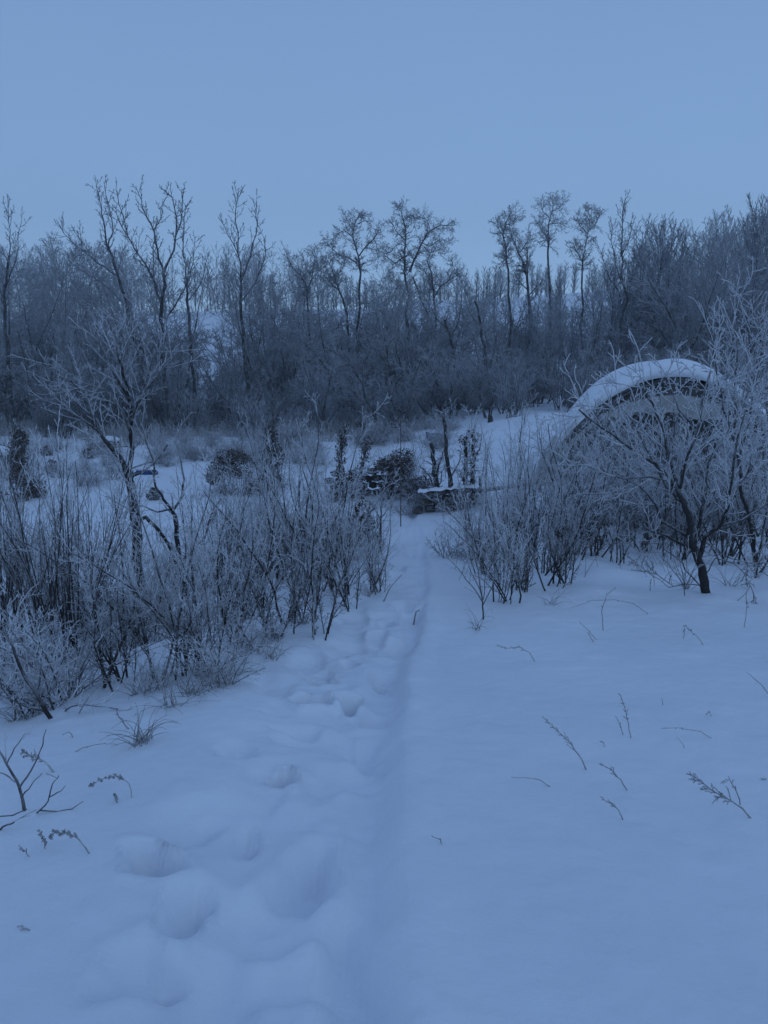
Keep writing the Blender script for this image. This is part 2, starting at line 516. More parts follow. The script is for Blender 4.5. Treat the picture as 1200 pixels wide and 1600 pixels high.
def mk_willow(i):   # broad frosted willow or chokecherry at the forest edge
    rng = random.Random(300 + i)
    P = [dict(seg=.5, wan=.14, up=.03, nch=9, ang=.75, t0=.2, ratio=.5, tip=.25, rr=.5),
         dict(seg=.35, wan=.2, up=.03, nch=8, ang=.8, t0=.1, ratio=.5, tip=.35, rmin=.014),
         dict(seg=.25, wan=.24, up=.03, nch=6, ang=.8, t0=.05, ratio=.5, tip=.5, rmin=.010),
         dict(seg=.2, wan=.25, up=.03, nch=0, ang=.6, tip=.6, rmin=.008)]
    out = [[], [], [], []]
    for s in range(5):
        a = rng.random() * 6.283; t = rng.uniform(.15, .6)
        grow(out, rng, (rng.uniform(-.3, .3), rng.uniform(-.3, .3), -.2), (math.cos(a) * t, math.sin(a) * t, 1), rng.uniform(3.2, 5), .055, 0, P)
    return tree_from('willow_tree', out, M_ftrunk, M_ftwig, 5, frostf(.006, .045, 0, 3.5, .45))

def mk_brush(i):    # forest-edge bush
    rng = random.Random(400 + i)
    P = [dict(seg=.35, wan=.10, up=.03, nch=9, ang=.55, t0=.15, ratio=.45, tip=.25, rr=.5, rmin=.012),
         dict(seg=.25, wan=.14, up=.05, nch=6, ang=.55, t0=.1, ratio=.5, tip=.4, rmin=.009),
         dict(seg=.2, wan=.18, up=.05, nch=0, ang=.6, tip=.6, rmin=.007)]
    out = [[], [], []]
    for s in range(20):
        a = rng.random() * 6.283; t = rng.uniform(.05, .65)
        grow(out, rng, (rng.uniform(-.4, .4), rng.uniform(-.4, .4), -.1), (math.cos(a) * t, math.sin(a) * t, 1), rng.uniform(1.4, 2.6), .02, 0, P)
    return tree_from('bush', out, M_ftrunk, M_ftwig, 4, frostf(.005, .03, 0, 1.6, .55), names=('stems', 'twigs'))

PW = Protos(mk_poplar, 6)
PN = Protos(mk_narrow, 4)
WW = Protos(mk_willow, 5)
BB = Protos(mk_brush, 5)

rng = random.Random(7)
def skyline(px):  # wanted top (py) of the closed canopy at picture column px
    return interp(px, [-100, 0, 80, 150, 300, 350, 430, 520, 600, 680, 740, 800, 900, 960, 1010, 1080, 1150, 1300],
                  [405, 400, 392, 400, 405, 395, 405, 430, 450, 450, 465, 470, 450, 412, 385, 372, 358, 340])

def place_words(u):
    for a, w in [(-.44, 'at the left edge'), (-.36, 'behind the near frosted tree'), (-.26, 'behind the whip-topped left poplars'), (-.16, 'behind the two-leader poplar'),
                 (-.07, 'behind the cone-shaped shrub'), (0, 'under the round-topped middle aspen'), (.08, 'behind the tall forked aspen'), (.15, 'left of the four tall aspens'),
                 (.27, 'among the four tall aspens'), (.36, 'behind the left side of the arched shelter'), (.46, 'behind the crown of the arched shelter')]:
        if u < a: return w
    return 'at the right edge'
def forest_tree(x, y, protos, i, label, cat, group, hproto, hmin, hmax, slack=0):
    row = 'front' if y < 66 else 'middle' if y < 90 else 'rear'
    label = ('slender dark' if protos is PN else 'branchy frosted') + ' poplar, ' + row + ' of the forest, ' + place_words(x / y)
    z = float(base(x, y))
    px = 600 + F * x / y
    top = CAM[2] + (560 - (skyline(px) + slack)) / F * y * 1.04
    H = min(max(top - z, hmin), hmax)
    s = H / hproto
    w = s * rng.uniform(.85, 1.2)
    return protos.put(i, (x, y, z - .1), rng.random() * 6.28, (w, w, s), label, cat, group,
                      (rng.gauss(0, .04), rng.gauss(0, .05)))

G_F = 'bare frosted poplars of the forest behind the yard'
LAB_L = 'bare frosted poplar in the left part of the forest behind the yard'
LAB_C = 'bare frosted poplar in the middle of the forest behind the yard'
LAB_R = 'slender dark poplar in the dense right part of the forest, behind the arched shelter'
cnt = 0
def jit(n, y0, y1, half, xr=None):
    pts = []
    tries = 0
    while len(pts) < n and tries < n * 40:
        tries += 1
        y = math.sqrt(rng.uniform(y0 * y0, y1 * y1))
        x = rng.uniform(-half, half) * y
        if xr and not (xr[0] < x / y < xr[1]): continue
        md = .035 * y
        if all((x - a) ** 2 + (y - b) ** 2 > md * md * .35 for a, b in pts): pts.append((x, y))
    return pts
for (x, y) in jit(118, 55, 84, .56):
    u = x / y
    if -.30 < u < -.19 and y < 70 and rng.random() < .6: continue
    lab = LAB_L if u < -.12 else (LAB_C if u < .15 else LAB_R)
    pr = PN if (u > .2 and rng.random() < .75) else PW
    forest_tree(x, y, pr, rng.randrange(9), lab, 'tree', G_F, 10, 4.5, 14, rng.choice([0, 20, 40, 60, 90, 120, 150]))
for (x, y) in jit(115, 84, 150, .56):
    u = x / y
    if -.33 < u < -.17 and 92 < y < 122: continue
    lab = LAB_L if u < -.12 else (LAB_C if u < .15 else LAB_R)
    pr = PN if (u > .15 and rng.random() < .8) or rng.random() < .25 else PW
    forest_tree(x, y, pr, rng.randrange(9), lab, 'tree', G_F, 10, 5, 16, rng.choice([-4, 8, 20, 35, 50, 70]))
for (x, y) in jit(62, 47, 74, .56, (.17, .56)):
    forest_tree(x, y, PN if rng.random() < .6 else PW, rng.randrange(9), LAB_R, 'tree', G_F, 10, 4.5, 15, rng.choice([0, 8, 25, 50, 80, 120]))

# far-off wood on top of the rise: one mass
def far_wood():
    r2 = random.Random(77)
    P = [dict(seg=1.6, wan=.04, up=.02, nch=22, ang=.6, t0=.07, ratio=.33, shape='taper', tip=.1, rr=.5),
         dict(seg=1.2, wan=.12, up=.07, nch=4, ang=.5, t0=.15, ratio=.5, tip=.3, rmin=.03),
         dict(seg=1.0, wan=.12, up=.1, nch=0, ang=.5, tip=.5, rmin=.022)]
    out = [[], [], []]
    for j in range(210):
        y = r2.uniform(150, 200); x = r2.uniform(-.58, .58) * y
        z = float(base(x, y)); px = 600 + F * x / y
        H = max(6, CAM[2] + (560 - skyline(px) - r2.choice([6, 16, 30])) / F * y * 1.04 - z)
        grow(out, r2, (x, y, z - .3), (0, 0, 1), H, .12, 0, P)
    me = tubes('far_wood', out[0] + out[1] + out[2], M_fdark, 3, frostf(.01, .1, -50, -49, 1))
    tag(link('far_wood', me), 'far-off mass of bare trees on top of the rise behind the forest', 'woodland', kind='stuff')
far_wood()

# willows / chokecherries
for (x, y) in jit(100, 43, 66, .56):
    u = x / y
    if -.1 < u < .05 and y < 46: continue
    z = float(base(x, y)); s = rng.uniform(.85, 1.6) * (.8 + (y - 43) / 60)
    if u > .05 and y < 50: s *= .7
    WW.put(rng.randrange(5), (x, y, z - .1), rng.random() * 6.28, (s, s, s * rng.uniform(.9, 1.2)),
           'broad willow at the forest edge, ' + place_words(u),
           'tree', 'frosted willows at the forest edge')
for (x, y) in jit(150, 42, 64, .56):
    u = x / y
    if .03 < u < .3 and y < 44: continue
    z = float(base(x, y)); s = rng.uniform(.6, 1.25)
    BB.put(rng.randrange(5), (x, y, z - .05), rng.random() * 6.28, s,
           'low frosted bush at the forest foot, ' + place_words(u), 'bush', 'low bushes at the foot of the forest')

for (x, y) in jit(46, 52, 84, .56):
    z = float(base(x, y)); s = rng.uniform(1.4, 2.2)
    top = CAM[2] + (560 - skyline(600 + F * x / y) - 20) / F * y
    s = min(s, (top - z) / 4.6)
    WW.put(rng.randrange(5), (x, y, z - .1), rng.random() * 6.28, (s * .9, s * .9, s), 'tall willow among the poplars, ' + place_words(x / y), 'tree', 'tall willows inside the forest')
for (x, y) in jit(40, 38.5, 46, .56, (.075, .56)):
    z = float(base(x, y)); s = rng.uniform(.75, 1.3)
    (BB if rng.random() < .6 else WW).put(rng.randrange(5), (x, y, z - .05), rng.random() * 6.28, s * .8, 'brush on the right-hand rise, ' + place_words(x / y), 'bush', 'brush along the crest of the right-hand rise')

# ------------------------------------------------------------------ traced single trees
def world_chain(pts, Y, r0, r1, rr, jitter=.25, dens=None):
    """picture polyline -> 3D chain at depth Y, with depth wander of its own"""
    n = len(pts); c = []; dep = 0
    for i, (px, py) in enumerate(pts):
        t = i / (n - 1)
        w = atY(px, py, Y + dep)
        c.append((w[0], w[1], w[2], r0 + (r1 - r0) * t))
        dep += rr.uniform(-jitter, jitter)
    # subdivide
    o = [c[0]]
    for a, b in zip(c[:-1], c[1:]):
        m = 3
        for k in range(1, m + 1):
            t = k / m
            q = [a[j] + (b[j] - a[j]) * t for j in range(4)]
            if k < m:
                l = math.dist(a[:3], b[:3]) * .028
                q[0] += rr.gauss(0, l); q[1] += rr.gauss(0, l)
            o.append(tuple(q))
    return o

def dirs_of(ch):
    ds = []
    for a, b in zip(ch[:-1], ch[1:]):
        l = math.dist(a[:3], b[:3]) + 1e-9
        ds.append(((b[0] - a[0]) / l, (b[1] - a[1]) / l, (b[2] - a[2]) / l))
    return [ds[0]] + ds

def traced(name, label, Y, limbs, P, mt, mtw, seed, fr, jitter=.25, cat='tree', group=None, k0=8, t0s=None, limbname='limb'):
    rr = random.Random(seed)
    e = None
    org = None
    out = [[] for _ in P]
    if Y > 40: limbs = [(p_, a_ * (.72 if q_ == 0 else .70), b_ * .7) for q_, (p_, a_, b_) in enumerate(limbs)]; jitter *= .6
    for j, (pts, r0, r1) in enumerate(limbs):
        ch = world_chain(pts, Y, r0, r1, rr, jitter)
        if j == 0:
            g = float(base(ch[0][0], ch[0][1]))
            x0, y0, _, rad = ch[0]
            # bring the foot to the ground
            if ch[0][2] > g - .05: ch = [(x0, y0, g - .15, rad * 1.1)] + ch
            org = (x0, y0, g)
            e = empty(name, org)
        L_ = sum(math.dist(a[:3], b[:3]) for a, b in zip(ch[:-1], ch[1:]))
        t0 = (t0s[j] if t0s else P[0].get('t0', .2))
        if t0 < 1: spawn(out, rr, ch, dirs_of(ch), L_, 0, P, t0)
        loc = [(a[0] - org[0], a[1] - org[1], a[2] - org[2], a[3]) for a in ch]
        link('trunk' if j == 0 else limbname, tubes('trunk' if j == 0 else limbname, [loc], mt, k0, fr, .1, seed + j), e)
    tw = [[(a[0] - org[0], a[1] - org[1], a[2] - org[2], a[3]) for a in ch] for l in out[1:] for ch in l]
    if tw: link('crown', tubes('crown', tw, mtw, 3, fr, .25, seed), e)
    tag(e, label, cat, group)
    return e

frF = frostf(.008, .06, 0, 8, .5)
GN = [dict(perm=9.0, ang=.95, t0=.3, ratio=.2, shape='flat', rr=.5, nch=0),
      dict(len=.85, seg=.22, wan=.28, up=.04, nch=7, ang=.8, t0=.1, ratio=.5, tip=.4, rmin=.012),
      dict(seg=.2, wan=.2, up=.04, nch=4, ang=.7, t0=.05, ratio=.6, tip=.5, rmin=.0095),
      dict(seg=.16, wan=.18, up=.03, nch=0, ang=.6, tip=.6, rmin=.0075)]
UP = [dict(perm=4.0, ang=.7, t0=.25, ratio=.16, shape='flat', rr=.5, nch=0),
      dict(len=.75, seg=.25, wan=.16, up=.16, nch=4, ang=.7, t0=.15, ratio=.4, tip=.4, rmin=.015),
      dict(seg=.15, wan=.2, up=.1, nch=2, ang=.7, t0=.1, ratio=.4, tip=.6, rmin=.012),
      dict(seg=.12, wan=.2, up=.05, nch=0, ang=.6, tip=.6, rmin=.011)]

traced('aspen_tree', 'round-topped gnarled aspen on the skyline, left one of the middle pair', 60,
       [([(556, 640), (558, 560), (560, 500), (562, 440), (561, 405)], .17, .09),
        ([(561, 405), (556, 385), (551, 365), (556, 345), (562, 333)], .09, .03),
        ([(561, 400), (572, 385), (585, 372), (592, 360)], .08, .03),
        ([(558, 412), (545, 403), (530, 398), (515, 385), (508, 378)], .08, .03),
        ([(551, 370), (538, 360), (528, 365), (518, 378)], .05, .02),
        ([(553, 362), (545, 348), (540, 338)], .045, .02),
        ([(558, 350), (570, 345), (580, 350)], .045, .02),
        ([(585, 375), (592, 392), (590, 410)], .04, .02)],
       GN, M_ftrunk, M_ftwig, 1, frF, t0s=[.86, .1, .15, .1, .1, .1, .1, .1])
traced('aspen_tree', 'tall forked aspen with a long right-leaning limb, right one of the middle skyline pair', 62,
       [([(640, 640), (638, 580), (637, 510), (634, 440), (632, 395)], .19, .11),
        ([(632, 395), (634, 370), (632, 350), (627, 330), (622, 322)], .10, .03),
        ([(640, 425), (650, 400), (660, 378), (670, 362), (688, 352), (710, 352)], .12, .03),
        ([(660, 380), (672, 385), (690, 372), (700, 382)], .06, .02),
        ([(632, 400), (618, 412), (605, 402), (595, 392)], .07, .02),
        ([(633, 375), (618, 360), (610, 345)], .06, .02),
        ([(630, 345), (642, 335), (652, 345)], .05, .02),
        ([(645, 432), (655, 460), (668, 490), (680, 520)], .08, .05),
        ([(635, 385), (622, 380), (612, 392)], .05, .02),
        ([(636, 460), (620, 440), (606, 430)], .06, .02),
        ([(672, 360), (668, 345), (655, 338)], .05, .02)],
       GN, M_ftrunk, M_ftwig, 2, frF, t0s=[.8] + [.1] * 10)
traced('aspen_tree', 'shorter spreading aspen just right of the tall forked one', 64,
       [([(690, 640), (682, 540), (678, 470), (675, 430)], .15, .08),
        ([(675, 430), (668, 410), (672, 395), (690, 388)], .08, .03),
        ([(676, 470), (688, 448), (705, 436), (722, 425)], .08, .03),
        ([(675, 440), (664, 425), (655, 412)], .05, .02),
        ([(700, 440), (710, 420), (705, 405)], .05, .02)],
       GN, M_ftrunk, M_ftwig, 3, frF, t0s=[.75] + [.1] * 4)
traced('aspen_tree', 'small-crowned aspen left of the middle skyline pair, bent at half height', 58,
       [([(548, 660), (546, 560), (542, 490), (530, 455), (522, 430)], .15, .08),
        ([(522, 430), (515, 412), (522, 398)], .07, .02), ([(530, 455), (514, 440), (505, 425)], .06, .02),
        ([(525, 435), (535, 420), (540, 405)], .05, .02)],
       GN, M_ftrunk, M_ftwig, 4, frF, t0s=[.8] + [.1] * 3)
traced('aspen_tree', 'leaning open-crowned aspen at the left of the middle forest', 60,
       [([(484, 660), (482, 560), (481, 480), (480, 450)], .14, .08),
        ([(480, 450), (470, 430), (458, 420), (448, 400)], .07, .02), ([(481, 455), (488, 430), (492, 405), (488, 392)], .07, .02),
        ([(484, 440), (498, 425), (505, 410)], .05, .02)],
       GN, M_ftrunk, M_ftwig, 5, frF, t0s=[.8] + [.1] * 3)
traced('aspen_tree', 'thin-trunked aspen with a small knobbly crown, leftmost of the four tall ones right of centre', 57,
       [([(797, 640), (796, 560), (797, 480), (794, 420), (790, 385)], .14, .08),
        ([(790, 385), (786, 365), (790, 348), (800, 330)], .08, .03), ([(789, 372), (780, 360), (776, 342)], .05, .02),
        ([(790, 350), (800, 352), (812, 340)], .05, .02), ([(793, 400), (786, 410), (780, 420)], .05, .03)],
       GN, M_ftrunk, M_ftwig, 6, frF, t0s=[.8] + [.1] * 4)
traced('aspen_tree', 'lower crooked aspen with thick forked limbs, second of the four tall ones right of centre', 58,
       [([(832, 640), (830, 560), (828, 490), (824, 440), (818, 410)], .19, .11),
        ([(818, 410), (808, 390), (800, 372), (797, 355)], .09, .03), ([(824, 440), (824, 410), (823, 385)], .08, .04),
        ([(812, 395), (822, 380), (830, 368)], .06, .02), ([(826, 455), (812, 440), (803, 425)], .06, .02), ([(828, 460), (842, 445), (850, 435)], .06, .02)],
       GN, M_ftrunk, M_ftwig, 7, frF, t0s=[.85] + [.15] * 5)
traced('aspen_tree', 'tallest round-crowned aspen right of centre with a straight trunk against the sky', 59,
       [([(866, 640), (863, 560), (860, 470), (856, 400), (857, 370)], .16, .08),
        ([(857, 370), (858, 345), (864, 325), (862, 310)], .07, .02), ([(857, 375), (846, 360), (838, 345)], .06, .02),
        ([(858, 350), (872, 348), (882, 352)], .05, .02), ([(858, 340), (848, 330), (846, 322)], .05, .02),
        ([(862, 330), (874, 325), (880, 318)], .05, .02)],
       GN, M_ftrunk, M_ftwig, 8, frF, t0s=[.86] + [.1] * 5)
traced('aspen_tree', 'V-forked aspen with a small round crown, rightmost of the four tall ones', 60,
       [([(912, 640), (910, 540), (909, 450), (910, 405)], .14, .08),
        ([(910, 405), (914, 385), (920, 360), (922, 335)], .07, .02), ([(909, 408), (900, 392), (895, 378)], .05, .03),
        ([(919, 362), (930, 350), (938, 335)], .05, .02), ([(918, 365), (906, 352), (902, 340)], .05, .02), ([(921, 345), (913, 332), (916, 325)], .04, .02)],
       GN, M_ftrunk, M_ftwig, 9, frF, t0s=[.86] + [.1] * 5)
traced('poplar_tree', 'tall pointed poplar with ascending branches at the left end of the right forest', 56,
       [([(972, 640), (971, 540), (970, 430), (972, 370), (977, 310)], .15, .03),
        ([(970, 440), (960, 400), (955, 370), (957, 350)], .06, .02), ([(971, 400), (984, 370), (988, 340)], .06, .02),
        ([(971, 480), (990, 430), (1006, 390), (1012, 350)], .07, .02), ([(970, 470), (948, 420), (935, 385)], .06, .02)],
       UP, M_ftrunk, M_fdark, 10, frF, t0s=[.5] + [.2] * 4)
traced('poplar_tree', 'thin poplar with wavy upper limbs rising over the right forest canopy', 58,
       [([(1032, 640), (1031, 520), (1030, 430), (1034, 380), (1040, 345)], .13, .03),
        ([(1031, 440), (1022, 400), (1015, 372)], .06, .02), ([(1031, 430), (1048, 390), (1052, 350)], .06, .02)],
       UP, M_ftrunk, M_fdark, 11, frF, t0s=[.5] + [.2] * 2)
# left cluster of ascending poplars
traced('poplar_tree', 'tall poplar at the left, top splitting into whip-like shoots highest on the skyline', 44,
       [([(274, 690), (268, 640), (256, 590), (250, 540), (252, 480), (256, 430)], .24, .11),
        ([(256, 430), (246, 390), (236, 350), (222, 325), (212, 290)], .09, .02),
        ([(256, 425), (272, 390), (276, 350), (270, 310), (258, 297)], .09, .02),
        ([(274, 370), (284, 340), (283, 296)], .06, .02),
        ([(253, 475), (236, 430), (218, 400), (200, 370), (190, 330), (181, 295)], .09, .02),
        ([(252, 470), (238, 440), (240, 400), (243, 350)], .07, .02),
        ([(250, 520), (272, 480), (292, 440), (300, 400)], .08, .02),
        ([(203, 375), (188, 350), (180, 330)], .05, .02), ([(240, 360), (252, 340), (250, 325)], .05, .02)],
       UP, M_ftrunk, M_fdark, 12, frF, t0s=[.85] + [.12] * 8, jitter=.5)
traced('poplar_tree', 'slim poplar at the left with the highest thin leader left of the whip-topped one', 46,
       [([(232, 690), (226, 620), (214, 550), (200, 490), (184, 430), (166, 380)], .2, .08),
        ([(166, 380), (162, 345), (156, 315), (150, 284)], .07, .02),
        ([(168, 390), (176, 350), (172, 330), (163, 290)], .06, .02),
        ([(182, 430), (150, 410), (128, 390), (124, 355)], .07, .02),
        ([(150, 408), (120, 385), (100, 365), (92, 350)], .05, .02),
        ([(196, 480), (170, 450), (140, 430), (110, 410)], .06, .02)],
       UP, M_ftrunk, M_fdark, 13, frF, t0s=[.8] + [.12] * 5, jitter=.5)
traced('poplar_tree', 'poplar with two straight twiggy leaders at the right of the left cluster', 47,
       [([(392, 680), (388, 600), (380, 540), (376, 470), (376, 430)], .18, .09),
        ([(376, 430), (372, 380), (368, 330), (372, 300)], .07, .02),
        ([(376, 440), (392, 400), (402, 350), (400, 315)], .07, .02),
        ([(374, 400), (358, 370), (345, 345)], .05, .02), ([(378, 470), (400, 440), (415, 400), (412, 370)], .06, .02)],
       UP, M_ftrunk, M_fdark, 14, frF, t0s=[.8] + [.12] * 4, jitter=.5)
traced('poplar_tree', 'poplar between the two left clusters with curved ascending limbs', 49,
       [([(306, 690), (304, 620), (298, 540), (292, 470), (292, 440)], .17, .09),
        ([(292, 440), (286, 400), (288, 350), (290, 320)], .07, .02),
        ([(292, 445), (302, 410), (305, 370)], .06, .02), ([(294, 470), (315, 440), (325, 400)], .06, .02)],
       UP, M_ftrunk, M_fdark, 15, frF, t0s=[.8] + [.12] * 3, jitter=.5)
traced('poplar_tree', 'tall thin poplar at the left edge of the picture', 48,
       [([(22, 660), (14, 590), (8, 520), (6, 460), (14, 400)], .2, .07),
        ([(14, 400), (16, 360), (12, 320)], .05, .02), ([(8, 450), (24, 410), (34, 345)], .06, .02), ([(6, 470), (-10, 420), (-14, 380)], .06, .02)],
       UP, M_ftrunk, M_fdark, 16, frF, t0s=[.6] + [.15] * 3, jitter=.5)
# darker leaning trunks in the lower forest
DK = [dict(perm=1.3, ang=.9, t0=.3, ratio=.2, shape='flat', rr=.4, nch=0),
      dict(len=1.5, seg=.3, wan=.2, up=.03, nch=7, ang=.8, t0=.1, ratio=.5, tip=.4, rmin=.014),
      dict(seg=.2, wan=.25, up=.04, nch=4, ang=.8, t0=.05, ratio=.5, tip=.5, rmin=.010),
      dict(seg=.15, wan=.3, up=.03, nch=0, ang=.6, tip=.6, rmin=.009)]
traced('willow_tree', 'leaning dark-trunked willow with a snowy elbow limb behind the blue crate', 42,
       [([(652, 690), (642, 668), (628, 645), (612, 625), (604, 600), (606, 560), (600, 520)], .17, .06),
        ([(628, 645), (640, 640), (646, 625), (644, 600), (655, 570)], .08, .03),
        ([(606, 570), (590, 550), (570, 530), (545, 515)], .06, .02),
        ([(604, 590), (585, 580), (560, 575)], .05, .02), ([(604, 545), (620, 520), (632, 495)], .05, .02), ([(646, 610), (668, 590), (690, 570), (705, 565)], .05, .02)],
       DK, M_ftrunk, M_ftwig, 20, frF, t0s=[.35] + [.1] * 5, jitter=.4)
traced('willow_tree', 'dark sloping willow trunk to the left of the elbow-limbed one', 43,
       [([(605, 690), (590, 660), (572, 625), (560, 590), (545, 565), (520, 548), (490, 545)], .10, .03), ([(572, 625), (566, 580), (575, 540)], .05, .02)],
       DK, M_ftrunk, M_ftwig, 21, frF, t0s=[.3, .2], jitter=.4)
traced('aspen_tree', 'stout dark rough-barked trunk among the trees left of centre-right', 50,
       [([(716, 640), (713, 610), (711, 570), (704, 530), (695, 500)], .2, .1), ([(704, 530), (716, 500), (722, 470)], .07, .03), ([(700, 515), (684, 500), (674, 480)], .06, .03)],
       DK, M_ftrunk, M_ftwig, 22, frF, t0s=[.4, .1, .1], jitter=.4)
traced('aspen_tree', 'dark crooked trunk standing above the post in the right-hand yard', 46,
       [([(766, 660), (762, 610), (758, 560), (752, 510), (742, 470)], .17, .07), ([(760, 585), (772, 550), (776, 520)], .07, .03), ([(752, 510), (735, 490), (728, 470)], .05, .02)],
       DK, M_ftrunk, M_ftwig, 23, frF, t0s=[.4, .1, .1], jitter=.4)
traced('poplar_tree', 'dark double trunk just inside the forest at the far left', 46,
       [([(90, 665), (86, 635), (80, 600), (78, 560), (84, 520)], .14, .06), ([(82, 610), (70, 585), (62, 560)], .06, .03)],
       DK, M_ftrunk, M_ftwig, 24, frF, t0s=[.4, .1], jitter=.4)
traced('poplar_tree', 'heavy dark trunk with frosted bark below the whip-topped poplar', 42,
       [([(232, 690), (228, 650), (222, 600), (224, 555), (216, 510)], .2, .08), ([(224, 570), (240, 540), (252, 510)], .07, .03), ([(222, 600), (206, 570), (196, 545)], .07, .03)],
       DK, M_ftrunk, M_ftwig, 25, frF, t0s=[.4, .1, .1], jitter=.4)

# ------------------------------------------------------------------ arched shelter
def shelter():
    Yc = 22.0
    c = atY(1052, 640, Yc)
    gx0, gy0 = c[0], Yc
    g = float(base(gx0, gy0)) - .1
    e = empty('hoop_shelter', (gx0, gy0, g), rz=-.20)
    topz = atY(1046, 591, Yc)[2] - g
    Wd, D = 3.85, 4.6
    def arch(t, y, off=0.0):          # t 0..pi, left to right
        ct, st_ = math.cos(t), math.sin(t)
        x = -ct * (Wd + off)
        z = (1 - abs(ct) ** 2.05) * (topz + off)
        return x, z
    # cover
    nt_, ny_ = 60, 26
    V, Fc = [], []
    r = random.Random(3)
    for j in range(ny_ + 1):
        for i in range(nt_ + 1):
            t = math.pi * i / nt_; y = D * j / ny_
            sag = -.07 * math.sin(math.pi * ((y / 1.5) % 1.0)) * math.sin(t)
            wr = .03 * math.sin(t * 17 + y * 3.1 + 2 * math.sin(y * 2)) + .02 * math.sin(t * 31 - y * 5)
            x, z = arch(t, y, sag + wr)
            V.append((x, y, z))
    for j in range(ny_):
        for i in range(nt_):
            a = j * (nt_ + 1) + i
            Fc.append((a, a + 1, a + nt_ + 2, a + nt_ + 1))
    link('tarp_cover', mesh_np('tarp_cover', np.array(V), np.array(Fc), M_tarp), e)
    # back wall
    Vb = [(0, D - .02, 0)]; Fb = []
    for i in range(nt_ + 1):
        x, z = arch(math.pi * i / nt_, 0, -.03); Vb.append((x, D - .02, z))
    for i in range(nt_): Fb.append((0, i + 1, i + 2))
    link('back_panel', mesh_np('back_panel', np.array(Vb), np.array(Fb), M_tarp, False, tri=True), e)
    # front flap: a sheet hanging from the arch, hem sagging, folds
    def flap(name, y0, lo, hi, hem, mat, fold, amp, top=1.0):
        V, Fc = [], []; nu, nv = 70, 14
        for j in range(nv + 1):
            for i in range(nu + 1):
                t = lo + (hi - lo) * i / nu; s = j / nv
                x, z = arch(t, 0, -.02); z *= top
                zz = hem(i / nu)
                f = amp * s * math.sin(i / nu * fold + 2 * s) + amp * .6 * math.sin(i / nu * fold * 2.3 + s * 3)
                V.append((x * (1 - .06 * s), y0 - .05 - .10 * s + f, z + (min(zz, z - .02) - z) * s))
        for j in range(nv):
            for i in range(nu):
                a = j * (nu + 1) + i; Fc.append((a, a + 1, a + nu + 2, a + nu + 1))
        link(name, mesh_np(name, np.array(V), np.array(Fc), mat), e)
    flap('end_flap', .45, .32, math.pi - .25, lambda u: topz * (.56 + .16 * math.sin(math.pi * u) + .02 * math.sin(u * 23)), M_tarp_shade, 26, .09)
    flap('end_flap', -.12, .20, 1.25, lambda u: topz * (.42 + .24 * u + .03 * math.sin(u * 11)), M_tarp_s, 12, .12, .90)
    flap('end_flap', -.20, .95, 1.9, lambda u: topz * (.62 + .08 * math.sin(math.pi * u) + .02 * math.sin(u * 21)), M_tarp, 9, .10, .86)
    flap('side_panel', -.04, .05, .50, lambda u: .1 * topz, M_tarp_y, 14, .02)
    # hoops
    for j in range(5):
        y = .05 + j * (D - .1) / 4
        ch = []
        for i in range(31):
            x, z = arch(math.pi * i / 30, y, -.10); ch.append((x, y, z, .025))
        link('hoop', tubes('hoop', [ch], M_pipe, 6), e)
    # ridge rails under the cover
    for tt in (.9, math.pi / 2, math.pi - .9):
        x, z = arch(tt, 0, -.14)
        link('rail', tubes('rail', [[(x, .05, z, .02), (x, D - .05, z, .02)]], M_pipe, 6), e)
    # snow cap, thick on top and thinning down the sides
    V, Fc = [], []; ns, ny2 = 64, 30
    lo, hi = .62, math.pi - .40
    for side in (0, 1):
        for j in range(ny2 + 1):
            for i in range(ns + 1):
                t = lo + (hi - lo) * i / ns; y = -.10 + (D + .15) * j / ny2
                u = i / ns
                ed = min(1, u / .07) * min(1, (1 - u) / .07)
                yd = min(1, j / 2.0) * min(1, (ny2 - j) / 2)
                th = (.12 + .30 * math.sin(math.pi * u)) * math.sqrt(max(ed, 0)) * (.55 + .45 * yd) * (1 + .15 * math.sin(y * 1.7 + u * 5) + .12 * math.sin(u * 17 + y))
                x, z = arch(t, y, (.015 if side == 0 else .02) + .0)
                if side: z += th; x += -th * .25 * math.cos(t)
                jj = .16 * math.sin(u * 7 + 1) + .09 * math.sin(u * 19) + .05 * math.sin(u * 41)
                V.append((x, y + (jj if j == 0 else 0), z + .03))
    o1 = (ny2 + 1) * (ns + 1)
    for j in range(ny2):
        for i in range(ns):
            a = j * (ns + 1) + i
            Fc.append((a + 1, a, a + ns + 1, a + ns + 2)); b = a + o1
            Fc.append((b, b + 1, b + ns + 2, b + ns + 1))
    for i in range(ns):
        a = i; Fc.append((a, a + 1, a + 1 + o1, a + o1))
        a = ny2 * (ns + 1) + i; Fc.append((a + 1, a, a + o1, a + 1 + o1))
    for j in range(ny2):
        a = j * (ns + 1); b = a + ns + 1; Fc.append((b, a, a + o1, b + o1))
        a += ns; b += ns; Fc.append((a, b, b + o1, a + o1))
    link('snow_cap', mesh_np('snow_cap', np.array(V), np.array(Fc), M_snow), e)
    # stack of things inside: dark shelves of firewood
    logs = []
    for q in range(3):
        for k in range(12):
            logs.append([(-1.9 + k * .30 + q * .13, 2.2, .15 + q * .28, .13), (-1.9 + k * .30 + q * .13, 3.2, .15 + q * .28, .12)])
    for lg in logs:
        link('log', tubes('log', [lg], M_wood, 7, rough=.1), e)
    tag(e, 'arched hoop shelter of pale tarp with a thick snow cap behind the right-hand shrubs', 'shelter')
shelter()

